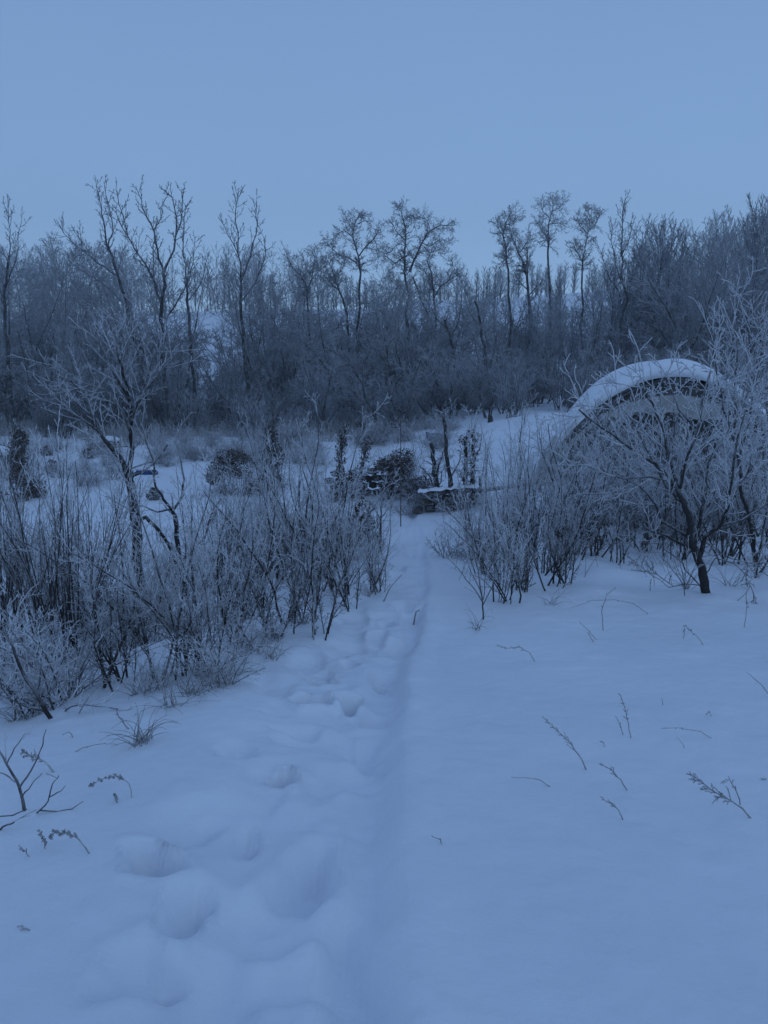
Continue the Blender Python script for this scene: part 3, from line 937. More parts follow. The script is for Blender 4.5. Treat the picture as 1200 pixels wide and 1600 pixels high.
# ------------------------------------------------------------------ low garden wall
def rock_mesh(seed, name='stone', sx=1, sy=1, sz=1, mat=None):
    r = random.Random(seed)
    import bmesh
    bm = bmesh.new()
    bmesh.ops.create_icosphere(bm, subdivisions=1, radius=.5)
    for v in bm.verts:
        k = 1 + r.uniform(-.14, .14)
        v.co = (max(-.42, min(.42, v.co.x)) * k * 2 * sx * .6, max(-.42, min(.42, v.co.y)) * k * 2 * sy * .6, max(-.38, min(.38, v.co.z)) * k * 2 * sz * .6)
    me = bpy.data.meshes.new(name); bm.to_mesh(me); bm.free()
    me.materials.append(mat or M_stone)
    return me
ROCKS = [rock_mesh(i) for i in range(6)]
def wall(name, label, a, b, h, thick=.4, sz=.22):
    rr = random.Random(int(a[0] * 10) + 55)
    mx_, my_ = (a[0] + b[0]) / 2, (a[1] + b[1]) / 2
    g = float(base(mx_, my_))
    e = empty(name, (mx_, my_, g))
    L_ = math.dist(a[:2], b[:2]); n = int(L_ / (sz * 1.25)); rows = int(h / sz + .5)
    an = math.atan2(b[1] - a[1], b[0] - a[0])
    tops = []
    for k in range(n):
        for j in range(rows):
            if j == rows - 1 and rr.random() < .3: continue
            t = (k + .5 * (j % 2) + rr.uniform(-.1, .1)) / n
            x = a[0] + (b[0] - a[0]) * t - mx_; y = a[1] + (b[1] - a[1]) * t - my_
            zz = float(base(x + mx_, y + my_)) - g
            o = link('stone', rr.choice(ROCKS), e)
            o.location = (x, y + rr.uniform(-.04, .04), zz + (j + .4) * sz)
            o.rotation_euler = (rr.uniform(-.1, .1), rr.uniform(-.1, .1), an + rr.uniform(-.15, .15))
            o.scale = (sz * 1.35 * rr.uniform(.9, 1.15), thick, sz * 1.08 * rr.uniform(.85, 1.15))
    # snow along the top
    N = 48; V = []; Fc = []
    for i in range(N + 1):
        t = i / N; x = a[0] + (b[0] - a[0]) * t - mx_; y = a[1] + (b[1] - a[1]) * t - my_
        zz = float(base(x + mx_, y + my_)) - g + h * (.94 + .025 * math.sin(i * .7 + 1.5 * math.sin(i * .23)))
        wv = .55 + .45 * vnoise(np.array([i * .35]), np.array([a[0]]), 40)[0] * 2
        hh = .07 * max(.1, wv) * (1 if 0 < i < N else .1)
        for k in range(7):
            q = k / 6 * 2 - 1
            V.append((x, y + q * thick * .55, zz - .05 + hh * (1 - q * q) ** .6 + .03))
    for i in range(N):
        for k in range(6):
            p = i * 7 + k; Fc.append((p, p + 7, p + 8, p + 1))
    link('snow_cap', mesh_np('snow_cap', np.array(V), np.array(Fc), M_snow), e)
    tag(e, label, 'wall')
    return e
YT = at(700, 793)[1]; YW = at(590, 773)[1]; YB = at(620, 774)[1]
print('YT', YT, YW, YB)
wa, wb = at(505, 775), at(640, 778)
wall('stone_wall', 'low dark stone wall behind the shrubs, left stretch under the vine posts', (atY(515, 770, YW)[0], YW + .2), (atY(648, 770, YW)[0], YW - .1), .82)
wall('stone_wall', 'low dark stone wall end at the foot of the path under the dead trunks', (atY(652, 790, YT)[0], YT - .25), (atY(745, 790, YT)[0], YT - .3), .66)

# leaves scattered in volumes
def leaves(name, cents, mat, parent, n, size, seed, flat=False):
    """n small folded leaf blades among given ellipsoids (x,y,z,rx,ry,rz) local to parent"""
    rs = np.random.RandomState(seed)
    c = np.array(cents)[rs.randint(0, len(cents), n)]
    v = rs.randn(n, 3); v /= np.linalg.norm(v, axis=1, keepdims=True)
    v *= (rs.rand(n, 1) ** .45)
    p = c[:, :3] + v * c[:, 3:]
    a = rs.randn(n, 3); a /= np.linalg.norm(a, axis=1, keepdims=True)
    b = np.cross(a, rs.randn(n, 3)); b /= np.linalg.norm(b, axis=1, keepdims=True)
    nn = np.cross(a, b)
    s = size * (.5 + rs.rand(n, 1))
    V = np.stack([p - a * s, p + b * s * .45 + nn * s * .2, p + a * s, p - b * s * .45 + nn * s * .2], 1).reshape(-1, 3)
    i = np.arange(n) * 4
    Fc = np.concatenate([np.stack([i, i + 1, i + 2], -1), np.stack([i, i + 2, i + 3], -1)])
    return link(name, mesh_np(name, V, Fc, mat, False, tri=True), parent)

TW = [dict(nch=20, ang=.9, t0=.05, ratio=.3, shape='flat', rr=.4),
      dict(len=.4, seg=.1, wan=.25, up=.02, nch=4, ang=.8, t0=.1, ratio=.5, tip=.4, rmin=.007),
      dict(seg=.08, wan=.3, up=.02, nch=0, ang=.8, tip=.6, rmin=.006)]
def snag(name, label, pts, Y, r0, r1, seed, leafy=0, cat='dead tree', branches=(), perm=6, leaf=None, fr=None, tw=None, group=None):
    rr = random.Random(seed)
    ch = world_chain(pts, Y, r0, r1, rr, .05)
    g = float(base(ch[0][0], ch[0][1])); org = (ch[0][0], ch[0][1], g)
    ch = [(ch[0][0], ch[0][1], g - .1, r0 * 1.15)] + ch
    e = empty(name, org)
    def loc(c): return [(a[0] - org[0], a[1] - org[1], a[2] - org[2], a[3]) for a in c]
    ffr = fr or frostf(.004, .05, 0, 1.5, .4)
    link('trunk', tubes('trunk', [loc(ch)], M_bark, 8, ffr, .15, seed), e)
    P = [dict(t) for t in (tw or TW)]; P[0]['nch'] = perm
    out = [[] for _ in P]
    spawn(out, rr, ch, dirs_of(ch), 1.5, 0, P)
    for bpts, br in branches:
        c2 = world_chain(bpts, Y, br, br * .4, rr, .1)
        link('limb', tubes('limb', [loc(c2)], M_bark, 6, ffr, .1, seed), e)
        P[0]['nch'] = perm * .6
        spawn(out, rr, c2, dirs_of(c2), .8, 0, P)
    tw_ = [loc(c) for l in out[1:] for c in l]
    if tw_: link('twigs', tubes('twigs', tw_, M_twig, 3, ffr, .2, seed), e)
    if leafy:
        L2 = loc(ch)
        cents = [(a[0], a[1], a[2], .19, .19, .24) for a in L2[len(L2) // 4:]]
        leaves('dead_leaves', cents, M_leaf, e, int(leafy * .6), .045, seed)
        leaves('frosted_leaves', cents, M_leaf_frost, e, int(leafy * .45), .045, seed + 1)
    tag(e, label, cat, group)
    return e
snag('vine_post', 'leaning post wrapped in dead vine leaves above the left end of the stone wall', [(534, 775), (530, 740), (533, 700), (540, 672)], YW - .4, .07, .05, 31, 620, 'post', perm=26)
snag('vine_post', 'second vine-wrapped post, to the right of the leaning one, above the stone wall', [(563, 775), (564, 735), (570, 705), (574, 690)], YW - .4, .06, .04, 32, 380, 'post', perm=20)
snag('dead_tree', 'dead broken trunk with a side spur, left one at the foot of the path', [(682, 790), (683, 760), (679, 725), (673, 692)], YT + .05, .085, .05, 33, 0, 'dead tree',
     [([(680, 745), (688, 720), (694, 702)], .035), ([(681, 775), (672, 745), (656, 728)], .03)], 26)
snag('dead_tree', 'tall thin dead trunk, second at the foot of the path', [(707, 795), (704, 760), (699, 720), (696, 675), (693, 645)], YT, .07, .035, 34, 0, 'dead tree',
     [([(703, 750), (716, 725), (722, 700)], .025)], 14)
snag('dead_tree', 'dead trunk ragged with vine leaves, left of the touching pair beside the path', [(722, 797), (726, 760), (728, 720), (727, 682)], YT - .1, .075, .05, 35, 150, 'dead tree', (), 26)
snag('dead_tree', 'dead trunk ragged with vine leaves, right of the touching pair beside the path', [(736, 792), (738, 755), (741, 715), (738, 676)], YT - .05, .075, .05, 36, 150, 'dead tree',
     [([(740, 720), (750, 700), (752, 680)], .025)], 14)
snag('wooden_post', 'short wooden post standing in the snow on the right-hand rise', [(766, 668), (766, 650)], 38, .12, .11, 37, 0, 'post', (), 0)
snag('dead_sapling', 'small forked dead sapling at the left edge of the path', [(594, 878), (595, 840), (596, 800), (596, 785)], 14.6, .028, .012, 38, 0, 'sapling',
     [([(595, 812), (586, 795), (580, 788)], .014), ([(596, 808), (606, 796), (614, 790)], .012)], 4)
def rod(name, label, px, y0, y1, Y, r, dx=0):
    a = atY(px, y1, Y); g = float(base(a[0], Y)); t = atY(px + dx, y0, Y)
    o = link(name, tubes(name, [[(0, 0, -.2, r), (dx * .003, 0, (t[2] - g) * .5, r * .9), (t[0] - a[0], 0, t[2] - g, r * .7)]], M_wood, 6))
    o.location = (a[0], Y, g)
    tag(o, label, 'stake')
rod('garden_stake', 'tall thin stake in front of the round leafy bush', 626, 655, 829, 18.5, .013)
rod('garden_stake', 'thin upright rod rising from the tip of the cone-shaped shrub', 427, 652, 760, 27, .02)

BR = []
def leaf_bush(name, label, px, py, Y, rx, rz, n, seed, cone=False, mat=M_leaf, up=0.0):
    w = atY(px, py, Y); g = float(base(w[0], Y))
    e = empty(name, (w[0], Y, g)); rr = random.Random(seed)
    cents = []
    for i in range(26):
        a = rr.random() * 6.283; q = rr.random() ** .5
        h = rr.random()
        k = (1 - h) if cone else math.sqrt(max(0, 1 - (h * .97) ** 2))
        cents.append((math.cos(a) * rx * q * k * .8, math.sin(a) * rx * q * k * .8, up + h * rz, rx * .28, rx * .28, rz * .16))
    out = [[], [], []]
    P = [dict(seg=.15, wan=.12, up=.02, nch=9, ang=.7, t0=.1, ratio=.35, tip=.3, rr=.5, rmin=.006),
         dict(seg=.08, wan=.25, up=.02, nch=3, ang=.8, t0=.1, ratio=.5, tip=.5, rmin=.005), dict(seg=.06, wan=.3, up=0, nch=0, ang=.8, tip=.6, rmin=.004)]
    for s in range(26):
        a = rr.random() * 6.283; t = rr.uniform(.05, .7 if not cone else .3)
        grow(out, rr, (math.cos(a) * rx * .3, math.sin(a) * rx * .3, -.05), (math.cos(a) * t, math.sin(a) * t, 1), rz * rr.uniform(.7, 1.1), .014, 0, P)
    link('stems', tubes('stems', out[0], M_bark, 4), e)
    link('twigs', tubes('twigs', out[1] + out[2], M_twig, 3, frostf(.002, .03, 0, rz, .5)), e)
    leaves('dead_leaves', cents, mat, e, n, .042, seed)
    leaves('frosted_leaves', cents, M_leaf_frost, e, int(n * .7), .042, seed + 1)
    tag(e, label, 'bush')
leaf_bush('leafy_bush', 'round bush still full of dead brown leaves behind the stone wall', 620, 745, YB - .2, .85, 1.45, 2600, 41)
leaf_bush('leafy_bush', 'cone-shaped dark shrub with a rod at its tip in the yard', 425, 765, 26.4, .85, 2.0, 3000, 42, True)
leaf_bush('leafy_bush', 'rounded brown shrub left of the cone-shaped one', 368, 772, 25.0, 1.1, 1.35, 2800, 43)
leaf_bush('leafy_bush', 'tall dark ragged shrub with dead leaves by the left edge of the yard', 36, 760, 24, .8, 2.2, 2600, 44, True)
leaf_bush('leafy_bush', 'low twiggy mound of dead leaves between the round bush and the dead trunks', 655, 782, YT + 1.0, .55, .75, 900, 45)
leaf_bush('leafy_bush', 'small ragged leafy plant on the left end of the stone wall', 548, 760, YW - .3, .7, .7, 900, 46)
leaf_bush('leafy_bush', 'small dark clump on the far snow above the stone wall', 566, 690, 39, .8, .8, 600, 47)
leaf_bush('leafy_bush', 'brown leafy clump low in the thicket left of the path', 566, 858, 15.5, .45, .9, 350, 49)
for i, (px, py, Y, s, lab) in enumerate([(140, 745, 33, .3, 'small dark tuft in the snow left of the near frosted tree'), (145, 705, 38, .35, 'dark stump-like clump at the left side of the far yard'),
                          (72, 705, 36, .3, 'short dark stub beside the ragged left shrub'), (82, 745, 30, .3, 'low brown tuft in the middle of the left yard'),
                          (240, 785, 24, .25, 'low dark clump in the snow right of the near frosted tree'), (256, 712, 36, .35, 'flat brown clump under the forest edge at left')]):
    leaf_bush('weed_clump', lab, px, py, Y, s * 1.2, s * 1.5, 160, 60 + i)

for (px, py, lab) in [(520, 782, 'tangled frosted brush at the left end of the stone wall'), (655, 792, 'tangled brush heap between the stone wall and the dead trunks'),
                      (600, 790, 'frosted brush in front of the stone wall below the round leafy bush'), (705, 800, 'frosted brush around the feet of the dead trunks'),
                      (640, 800, 'low brush lying at the far end of the footpath'), (750, 790, 'brush heap right of the touching pair of dead trunks')]:
    BR.append((px, py, lab))
# blue crate
def box(bmv, x0, x1, y0, y1, z0, z1):
    b = len(bmv[0]); bmv[0].extend([(x, y, z) for z in (z0, z1) for y in (y0, y1) for x in (x0, x1)])
    for f in [(0, 2, 3, 1), (4, 5, 7, 6), (0, 1, 5, 4), (2, 6, 7, 3), (0, 4, 6, 2), (1, 3, 7, 5)]: bmv[1].append(tuple(b + i for i in f))
def boxes(name, lst, mat, parent=None):
    b = ([], [])
    for q in lst: box(b, *q)
    return link(name, mesh_np(name, np.array(b[0], float), np.array(b[1]), mat, False), parent)
def crate():
    w = atY(682, 694, 36.5); g = float(base(w[0], w[1]))
    e = empty('blue_crate', (w[0], w[1], max(g, w[2]) - .02), rz=.15)
    X_, Y_, H_ = .40, .28, .36
    for s in (-1, 1):
        for k in range(3):
            z = .02 + k * .12
            boxes('slat', [(-X_, X_, s * Y_ - .012, s * Y_ + .012, z, z + .085)], M_blue, e)
            boxes('slat', [(s * X_ - .012, s * X_ + .012, -Y_ + .02, Y_ - .02, z, z + .085)], M_blue, e)
    for sx in (-1, 1):
        for sy in (-1, 1):
            boxes('corner_post', [(sx * (X_ + .012) - .03, sx * (X_ + .012) + .03, sy * (Y_ + .014) - .03, sy * (Y_ + .014) + .03, 0, H_)], M_blue, e)
    boxes('bottom', [(-X_ + .03, X_ - .03, -Y_ + .03, Y_ - .03, 0, .03)], M_blue, e)
    for k in range(4):
        boxes('upright', [(-.27 + k * .18 - .012, -.27 + k * .18 + .012, -Y_ - .025, -Y_ - .014, .02, H_ - .01)], M_pipe, e)
    N = 10; V = []; Fc = []
    for i in range(N + 1):
        for j in range(N + 1):
            u, v = i / N * 2 - 1, j / N * 2 - 1
            V.append((u * (X_ - .02), v * (Y_ - .02), H_ - .08 + .10 * ((1 - u ** 4) * (1 - v ** 4)) ** .5))
    for i in range(N):
        for j in range(N):
            a = i * (N + 1) + j; Fc.append((a, a + N + 1, a + N + 2, a + 1))
    link('snow_fill', mesh_np('snow_fill', np.array(V), np.array(Fc), M_snow), e)
    tag(e, 'small blue slatted crate half in snow at the foot of the right-hand rise', 'crate')
crate()

def dome(name, mat, sx, sy, sz, parent=None, base_z=0, seed=0, rough=.06, N=20, M=8):
    r = random.Random(seed); V = []; Fc = []
    for j in range(M + 1):
        ph = j / M * math.pi / 2
        for i in range(N):
            th = i / N * 6.2832
            k = 1 + r.uniform(-rough, rough) * math.cos(ph)
            V.append((sx * math.cos(ph) * math.cos(th) * k, sy * math.cos(ph) * math.sin(th) * k, base_z + sz * math.sin(ph)))
    for j in range(M):
        for i in range(N):
            a = j * N + i; b = j * N + (i + 1) % N
            Fc.append((a, b, b + N, a + N))
    return link(name, mesh_np(name, np.array(V), np.array(Fc), mat), parent)

# blue tarp heap
w = atY(229, 748, 30); g = float(base(w[0], w[1]))
e = empty('tarp_heap', (w[0], w[1], g), .3)
dome('tarp', M_blue, .40, .32, .24, e, seed=5, rough=.22)
dome('snow_patch', M_snow, .34, .28, .14, e, .17, seed=6)
link('branch', tubes('branch', [[(-.9, .1, .1, .03), (0, -.1, .42, .03), (.6, .2, .5, .02)]], M_bark, 6), e)
tag(e, 'dark blue tarp heap under snow in the yard behind the near frosted tree', 'tarp')
# upturned barrow-like shape
w = atY(172, 694, 37); g = float(base(w[0], w[1]))
e = empty('wheelbarrow', (w[0], w[1], g), -.5)
dome('tray', M_red, .62, .42, .42, e, .22, seed=7, rough=.03)
dome('snow_cap', M_snow, .56, .38, .20, e, .56, seed=8)
link('handle', tubes('handle', [[(.2, .2, .3, .025), (1.1, .25, .25, .022)]], M_wood, 6), e)
link('handle', tubes('handle', [[(.2, -.2, .3, .025), (1.1, -.25, .25, .022)]], M_wood, 6), e)
wh = [(-.62 + .0, .17 * math.cos(a), .2 + .17 * math.sin(a), .035) for a in np.linspace(0, 6.3, 15)]
link('wheel', tubes('wheel', [wh], M_dark, 6), e)
for s in (-1, 1): link('leg', tubes('leg', [[(.3, s * .2, .3, .02), (.45, s * .22, -.02, .02)]], M_pipe, 6), e)
tag(e, 'upturned reddish wheelbarrow with a snow cap under the forest edge at left', 'wheelbarrow')
# small snow-covered box shelter at the left edge
w = atY(2, 722, 30); g = float(base(w[0], w[1]))
e = empty('kennel', (w[0], w[1], g), .2)
boxes('wall', [(-.55, -.5, -.45, .45, 0, .7)], M_wood, e); boxes('wall', [(.5, .55, -.45, .45, 0, .7)], M_wood, e)
boxes('wall', [(-.5, .5, .4, .45, 0, .7)], M_wood, e); boxes('lintel', [(-.5, .5, -.45, -.4, .55, .7)], M_wood, e)
boxes('roof', [(-.66, .66, -.58, .56, .703, .75)], M_dark, e)
dome('snow_cap', M_snow, .70, .60, .34, e, .752, seed=9)
link('hoop', tubes('hoop', [[(-.72 * math.cos(a), -.6, .75 + .42 * math.sin(a), .02) for a in np.linspace(0, math.pi, 15)]], M_dark, 6), e)
tag(e, 'small dark box shelter under rounded snow at the left edge of the yard', 'kennel')
# rail to the right of the dead trunks
a_, b_ = atY(742, 767, YT), atY(850, 752, YT + .8)
e = empty('fence_rail', (a_[0], a_[1], float(base(a_[0], a_[1]))))
zz = a_[2] - e.location.z
link('rail', tubes('rail', [[(0, 0, zz, .06), ((b_[0] - a_[0]) / 2, .4, zz + .05, .055), (b_[0] - a_[0], .8, b_[2] - e.location.z, .05)]], M_bark, 7, rough=.1), e)
for t in (.08, .95):
    X0, Y0 = (b_[0] - a_[0]) * t, .8 * t
    gg = float(base(a_[0] + X0, a_[1] + Y0)) - e.location.z
    link('post', tubes('post', [[(X0, Y0 + .1, gg - .1, .05), (X0, Y0 + .1, gg + .75, .045)]], M_bark, 6, rough=.1), e)
tag(e, 'low dark wooden rail running right from the dead trunks', 'fence')

# ------------------------------------------------------------------ near shrubs
frN = frostf(.0032, .0125, .1, 1.2, .12)
def mk_thicket(i):
    r = random.Random(500 + i)
    P = [dict(seg=.16, wan=.085, up=.02, nch=12, ang=.55, t0=.15, ratio=.28, tip=.3, rr=.55, rmin=.004),
         dict(seg=.07, wan=.13, up=.04, nch=6, ang=.7, t0=.12, ratio=.45, tip=.5, rmin=.0033),
         dict(seg=.05, wan=.2, up=.04, nch=2, ang=.7, t0=.2, ratio=.5, tip=.7, rmin=.003),
         dict(seg=.04, wan=.2, up=.02, nch=0, ang=.7, tip=.7, rmin=.0028)]
    out = [[], [], [], []]
    for s in range(r.choice([6, 8, 10])):
        a = r.random() * 6.283; t = r.uniform(.03, .42)
        grow(out, r, (r.uniform(-.22, .22), r.uniform(-.22, .22), -.1), (math.cos(a) * t * 1.25, math.sin(a) * t * 1.25, 1), r.choice([.9, 1.3, 1.7, 2.0, 2.4]) * r.uniform(.85, 1.1), r.uniform(.008, .019), 0, P)
    return tree_from('frosted_shrub', out, M_bark, M_twig, 4, frN, names=('stems', 'twigs'))
def mk_fan(i):   # tall willow fan of long straight shoots
    r = random.Random(600 + i)
    P = [dict(seg=.2, wan=.035, up=-.004, nch=9, ang=.4, t0=.25, ratio=.30, tip=.25, rr=.55, rmin=.004),
         dict(seg=.1, wan=.06, up=.04, nch=3, ang=.5, t0=.2, ratio=.35, tip=.4, rmin=.0033),
         dict(seg=.06, wan=.12, up=.03, nch=0, ang=.6, tip=.7, rmin=.003)]
    out = [[], [], []]
    for s in range(26):
        a = r.random() * 6.283; t = r.uniform(.03, .50)
        grow(out, r, (r.uniform(-.2, .2), r.uniform(-.2, .2), -.1), (math.cos(a) * t, math.sin(a) * t, 1), r.uniform(1.6, 2.6), r.uniform(.009, .014), 0, P)
    return tree_from('willow_shrub', out, M_bark, M_twig, 4, frostf(.003, .014, .3, 2.4, .08), names=('stems', 'twigs'))
def mk_low(i):   # low tangled frosted bush
    r = random.Random(700 + i)
    P = [dict(seg=.08, wan=.14, up=-.01, nch=10, ang=.7, t0=.1, ratio=.4, tip=.35, rr=.6, rmin=.0035),
         dict(seg=.05, wan=.18, up=.02, nch=5, ang=.8, t0=.1, ratio=.45, tip=.5, rmin=.003),
         dict(seg=.04, wan=.22, up=.02, nch=0, ang=.7, tip=.7, rmin=.0026)]
    out = [[], [], []]
    for s in range(16):
        a = r.random() * 6.283; t = r.uniform(.2, 1.1)
        grow(out, r, (r.uniform(-.2, .2), r.uniform(-.2, .2), -.06), (math.cos(a) * t, math.sin(a) * t, 1), r.uniform(.5, 1.1), .007, 0, P)
    return tree_from('low_shrub', out, M_bark, M_twig, 4, frostf(.002, .012, 0, .5, .6), names=('stems', 'twigs'))
def mk_sap(i):   # small open sapling
    r = random.Random(800 + i)
    P = [dict(seg=.07, wan=.06, up=.01, nch=9, ang=.6, t0=.15, ratio=.5, tip=.3, rr=.6, rmin=.003),
         dict(seg=.05, wan=.1, up=.04, nch=4, ang=.6, t0=.2, ratio=.4, tip=.5, rmin=.0026),
         dict(seg=.04, wan=.12, up=.02, nch=0, ang=.7, tip=.7, rmin=.0022)]
    out = [[], [], []]
    grow(out, r, (0, 0, -.05), (r.uniform(-.1, .1), 0, 1), .75, .009, 0, P)
    return tree_from('sapling', out, M_bark, M_twig, 5, frostf(.002, .012, 0, .5, .5), names=('stem', 'twigs'))
def where_left(px):
    for a, w in [(80, 'at the left edge'), (170, 'behind the dark willow fan'), (260, 'beside the near frosted tree'), (340, 'behind the curled dry grass'),
                 (430, 'below the rounded brown shrub'), (500, 'behind the two parallel stems')]:
        if px < a: return w
    return 'close to the footpath'
def where_right(px):
    for a, w in [(765, 'close to the footpath'), (830, 'behind the leaning sapling'), (880, 'behind the front middle shrub'), (940, 'below the left end of the shelter'),
                 (1010, 'left of the near right tree'), (1100, 'behind the near right tree')]:
        if px < a: return w
    return 'between the near right trees'
TH = Protos(mk_thicket, 9); FA = Protos(mk_fan, 4); LO = Protos(mk_low, 4); SA = Protos(mk_sap, 3)
rng = random.Random(19)
def put(pr, i, px, py, sc, label, group, cat='shrub', tilt=(0, 0), rz=None):
    p = at(px, py)
    return pr.put(i, (p[0], p[1], gz(p[0], p[1]) - .01), rng.random() * 6.28 if rz is None else rz, sc, label, cat, group, tilt)
GL = 'frosted shrubs of the thicket left of the path'
GR = 'frosted shrubs of the thicket right of the path'
# front of the left thicket, each by what sets it apart
put(FA, 0, 95, 1035, 1.0, 'large dark willow fan of long shoots at the left edge of the thicket', GL)
put(FA, 1, 20, 1010, .95, 'willow fan of straight shoots cut by the left edge of the picture', GL)
put(LO, 0, 75, 1108, 1.15, 'bushy frosted shrub low at the left, its dark leaning stem root bare', GL)
put(LO, 1, 25, 1085, 1.1, 'low frosted tangle at the left edge in front of the willow fan', GL)
put(LO, 2, 110, 1085, .9, 'small rounded frosted tangle right of the bare leaning stem', GL)
put(TH, 0, 275, 1062, .82, 'shrub with thick dark stems rising from the snow bank in the left front', GL)
put(TH, 1, 320, 1045, .75, 'dense-twigged shrub right beside the thick dark stems', GL)
put(TH, 2, 185, 1072, .75, 'shrub with a single short dark stem between the left tangle and the dark stems', GL)
put(TH, 3, 415, 995, .82, 'upright shrub on the bank behind the curled dry grass', GL)
put(TH, 4, 465, 972, .92, 'tall shrub with two dark parallel stems near the middle of the bank', GL)
put(TH, 5, 492, 990, .70, 'thin-stemmed shrub standing forward on the bank left of the path', GL)
put(TH, 0, 545, 945, .72, 'sparse shrub of straight wands at the path side of the left thicket', GL)
put(TH, 2, 590, 918, .55, 'small wand cluster on the snow hump nearest the path', GL)
put(TH, 1, 225, 1010, .95, 'shrub at the foot of the near frosted tree', GL)
put(FA, 2, 360, 960, .78, 'willow fan in the middle of the left thicket', GL)
put(FA, 3, 150, 960, .9, 'willow fan behind the left front tangle', GL)
for (px, py) in [(60, 960), (130, 1010), (300, 990), (340, 1000), (380, 960), (420, 940), (330, 930), (280, 920), 
                 (90, 920), (30, 930), (440, 915), (480, 930), (510, 910), (460, 890), (400, 905), (360, 890), (500, 880), (430, 870),
                 (530, 865), (480, 860), (380, 865), (320, 880), (410, 890), (350, 860), (470, 910), (520, 930)]:
    pr = TH if px > 180 or rng.random() < .4 else FA
    put(pr, rng.randrange(9), px + rng.uniform(-12, 12), py + rng.uniform(-8, 8), rng.choice([.55, .7, .85, 1.05]) if px > 330 else rng.uniform(.6, .8) if px < 130 else rng.uniform(.38, .6),
        'frosted shrub in the ' + ('front' if py > 960 else 'middle' if py > 900 else 'back') + ' of the left thicket, ' + where_left(px), GL)
for (px, py) in [(360, 835), (400, 825), (330, 820), (450, 830), (500, 835), (300, 850), (250, 850), (120, 860), (60, 850)]:
    put(TH, rng.randrange(9), px, py, rng.uniform(.42, .58) if px < 460 else rng.uniform(.55, .75), 'rearmost frosted shrub of the left thicket, ' + where_left(px), GL)
for (px, py) in [(240, 1080), (350, 1050), (390, 1015), (10, 1060), (60, 1060), (430, 1000), (340, 1075)]:
    put(LO, rng.randrange(4), px, py, rng.uniform(.4, .7), 'low frosted undergrowth at the foot of the left thicket, ' + where_left(px), GL)
# right thicket
put(TH, 1, 790, 940, .72, 'shrub with leaning dark stems nearest the path on the right', GR)
put(TH, 4, 812, 918, .92, 'shrub with one straight dark stem at the front of the right thicket', GR)
put(TH, 2, 868, 918, .90, 'tall twiggy shrub at the front middle of the right thicket', GR)
put(TH, 3, 850, 890, .98, 'dense frosted shrub behind the front middle one on the right', GR)
put(TH, 0, 890, 880, .92, 'shrub with a tall frosted top left of the arched shelter', GR)
put(TH, 5, 960, 878, .78, 'shrub with two short dark stems between the right thicket and the frosted tree', GR)
put(TH, 3, 1010, 862, .85, 'shrub just behind the trunk fork of the near right tree', GR)
for (px, py, sc_, lab_) in [(1152, 884, 1.15, 'twiggy shrub between the two near right trees'), (1205, 905, 1.2, 'twiggy shrub cut by the right edge beside the slim tree'),
                            (1050, 872, 1.0, 'shrub right behind the low left limbs of the near right tree'), (925, 868, 1.15, 'leaning shrub left of the two short dark stems'), (1120, 862, 1.25, 'tall shrub directly behind the near right tree trunk')]:
    put(TH, rng.randrange(9), px, py, sc_, lab_, GR)
put(LO, 3, 705, 870, .95, 'low spreading twigs beside the path where it meets the right thicket', GR)
put(LO, 1, 740, 880, .8, 'low twig clump left of the leaning dark stems', GR)
for (px, py) in [(770, 900), (830, 870), (790, 870), (760, 860), (730, 850), (810, 850), (870, 855), (910, 860), (850, 840), (890, 840), (940, 850), (980, 845), (1030, 840),
                 (780, 835), (740, 830), (820, 825), (1060, 850), (930, 830), (1090, 840), (1130, 850), (1170, 840), (970, 825), (1010, 820), (1150, 820), (870, 820),
                 (920, 815), (960, 810), (1050, 825), (1080, 815), (1110, 825), (1200, 850), (1000, 850), (1060, 840), (930, 845)]:
    put(TH, rng.randrange(9), px + rng.uniform(-8, 8), py + rng.uniform(-6, 6), rng.uniform(.38, .5) if px < 765 else rng.uniform(.85, 1.1) if px < 830 else rng.uniform(1.05, 1.35),
        'frosted shrub in the ' + ('front' if py > 860 else 'middle' if py > 835 else 'back') + ' of the right thicket, ' + where_right(px), GR)
for (px, py) in [(1040, 800), (1090, 800), (1140, 790), (1190, 800), (990, 800), (950, 800), (900, 800), (1220, 830)]:
    put(FA, rng.randrange(4), px, py, rng.uniform(.8, 1.05), 'tall straight-shooted willow in front of the arched shelter', GR)
for (px, py) in [(905, 805), (940, 812), (975, 806), (1015, 812), (1060, 806), (1105, 812), (880, 815)]:
    put(TH, rng.randrange(9), px, py, rng.uniform(1.15, 1.5), 'tall frosted shrub screening the foot of the arched shelter', GR)
for (px, py, lab) in BR:
    put(LO, rng.randrange(4), px, py, (rng.uniform(1.0, 1.4), rng.uniform(1.0, 1.3), rng.uniform(.6, .9)), lab, 'brush heaps at the end of the footpath', 'brush')
# fronds and weeds in the yard
G_W = 'dry frosted weeds between the yard and the forest'
for k in range(150):
    px = rng.uniform(-10, 700); py = rng.uniform(668, 732) if 230 < px < 520 else rng.uniform(665, 700) if px > 180 else rng.uniform(655, 760)
    p = at(px, py)
    LO.put(rng.randrange(4), (p[0], p[1], p[2] - .02), rng.random() * 6.28, (1.2, 1.2, rng.uniform(.8, 1.5)), 'dry frosted weed bush at the back of the yard, ' + place_words((px - 600) / F).replace('behind', 'before'), 'weeds', G_W)
for k in range(22):
    p = at(rng.uniform(640, 900), rng.uniform(660, 770))
    SA.put(rng.randrange(3), (p[0], p[1], p[2] - .02), rng.random() * 6.28, rng.uniform(1.2, 2.2), 'thin frosted wand of growth on the right-hand snow slope', 'sapling', 'thin saplings on the right-hand slope')

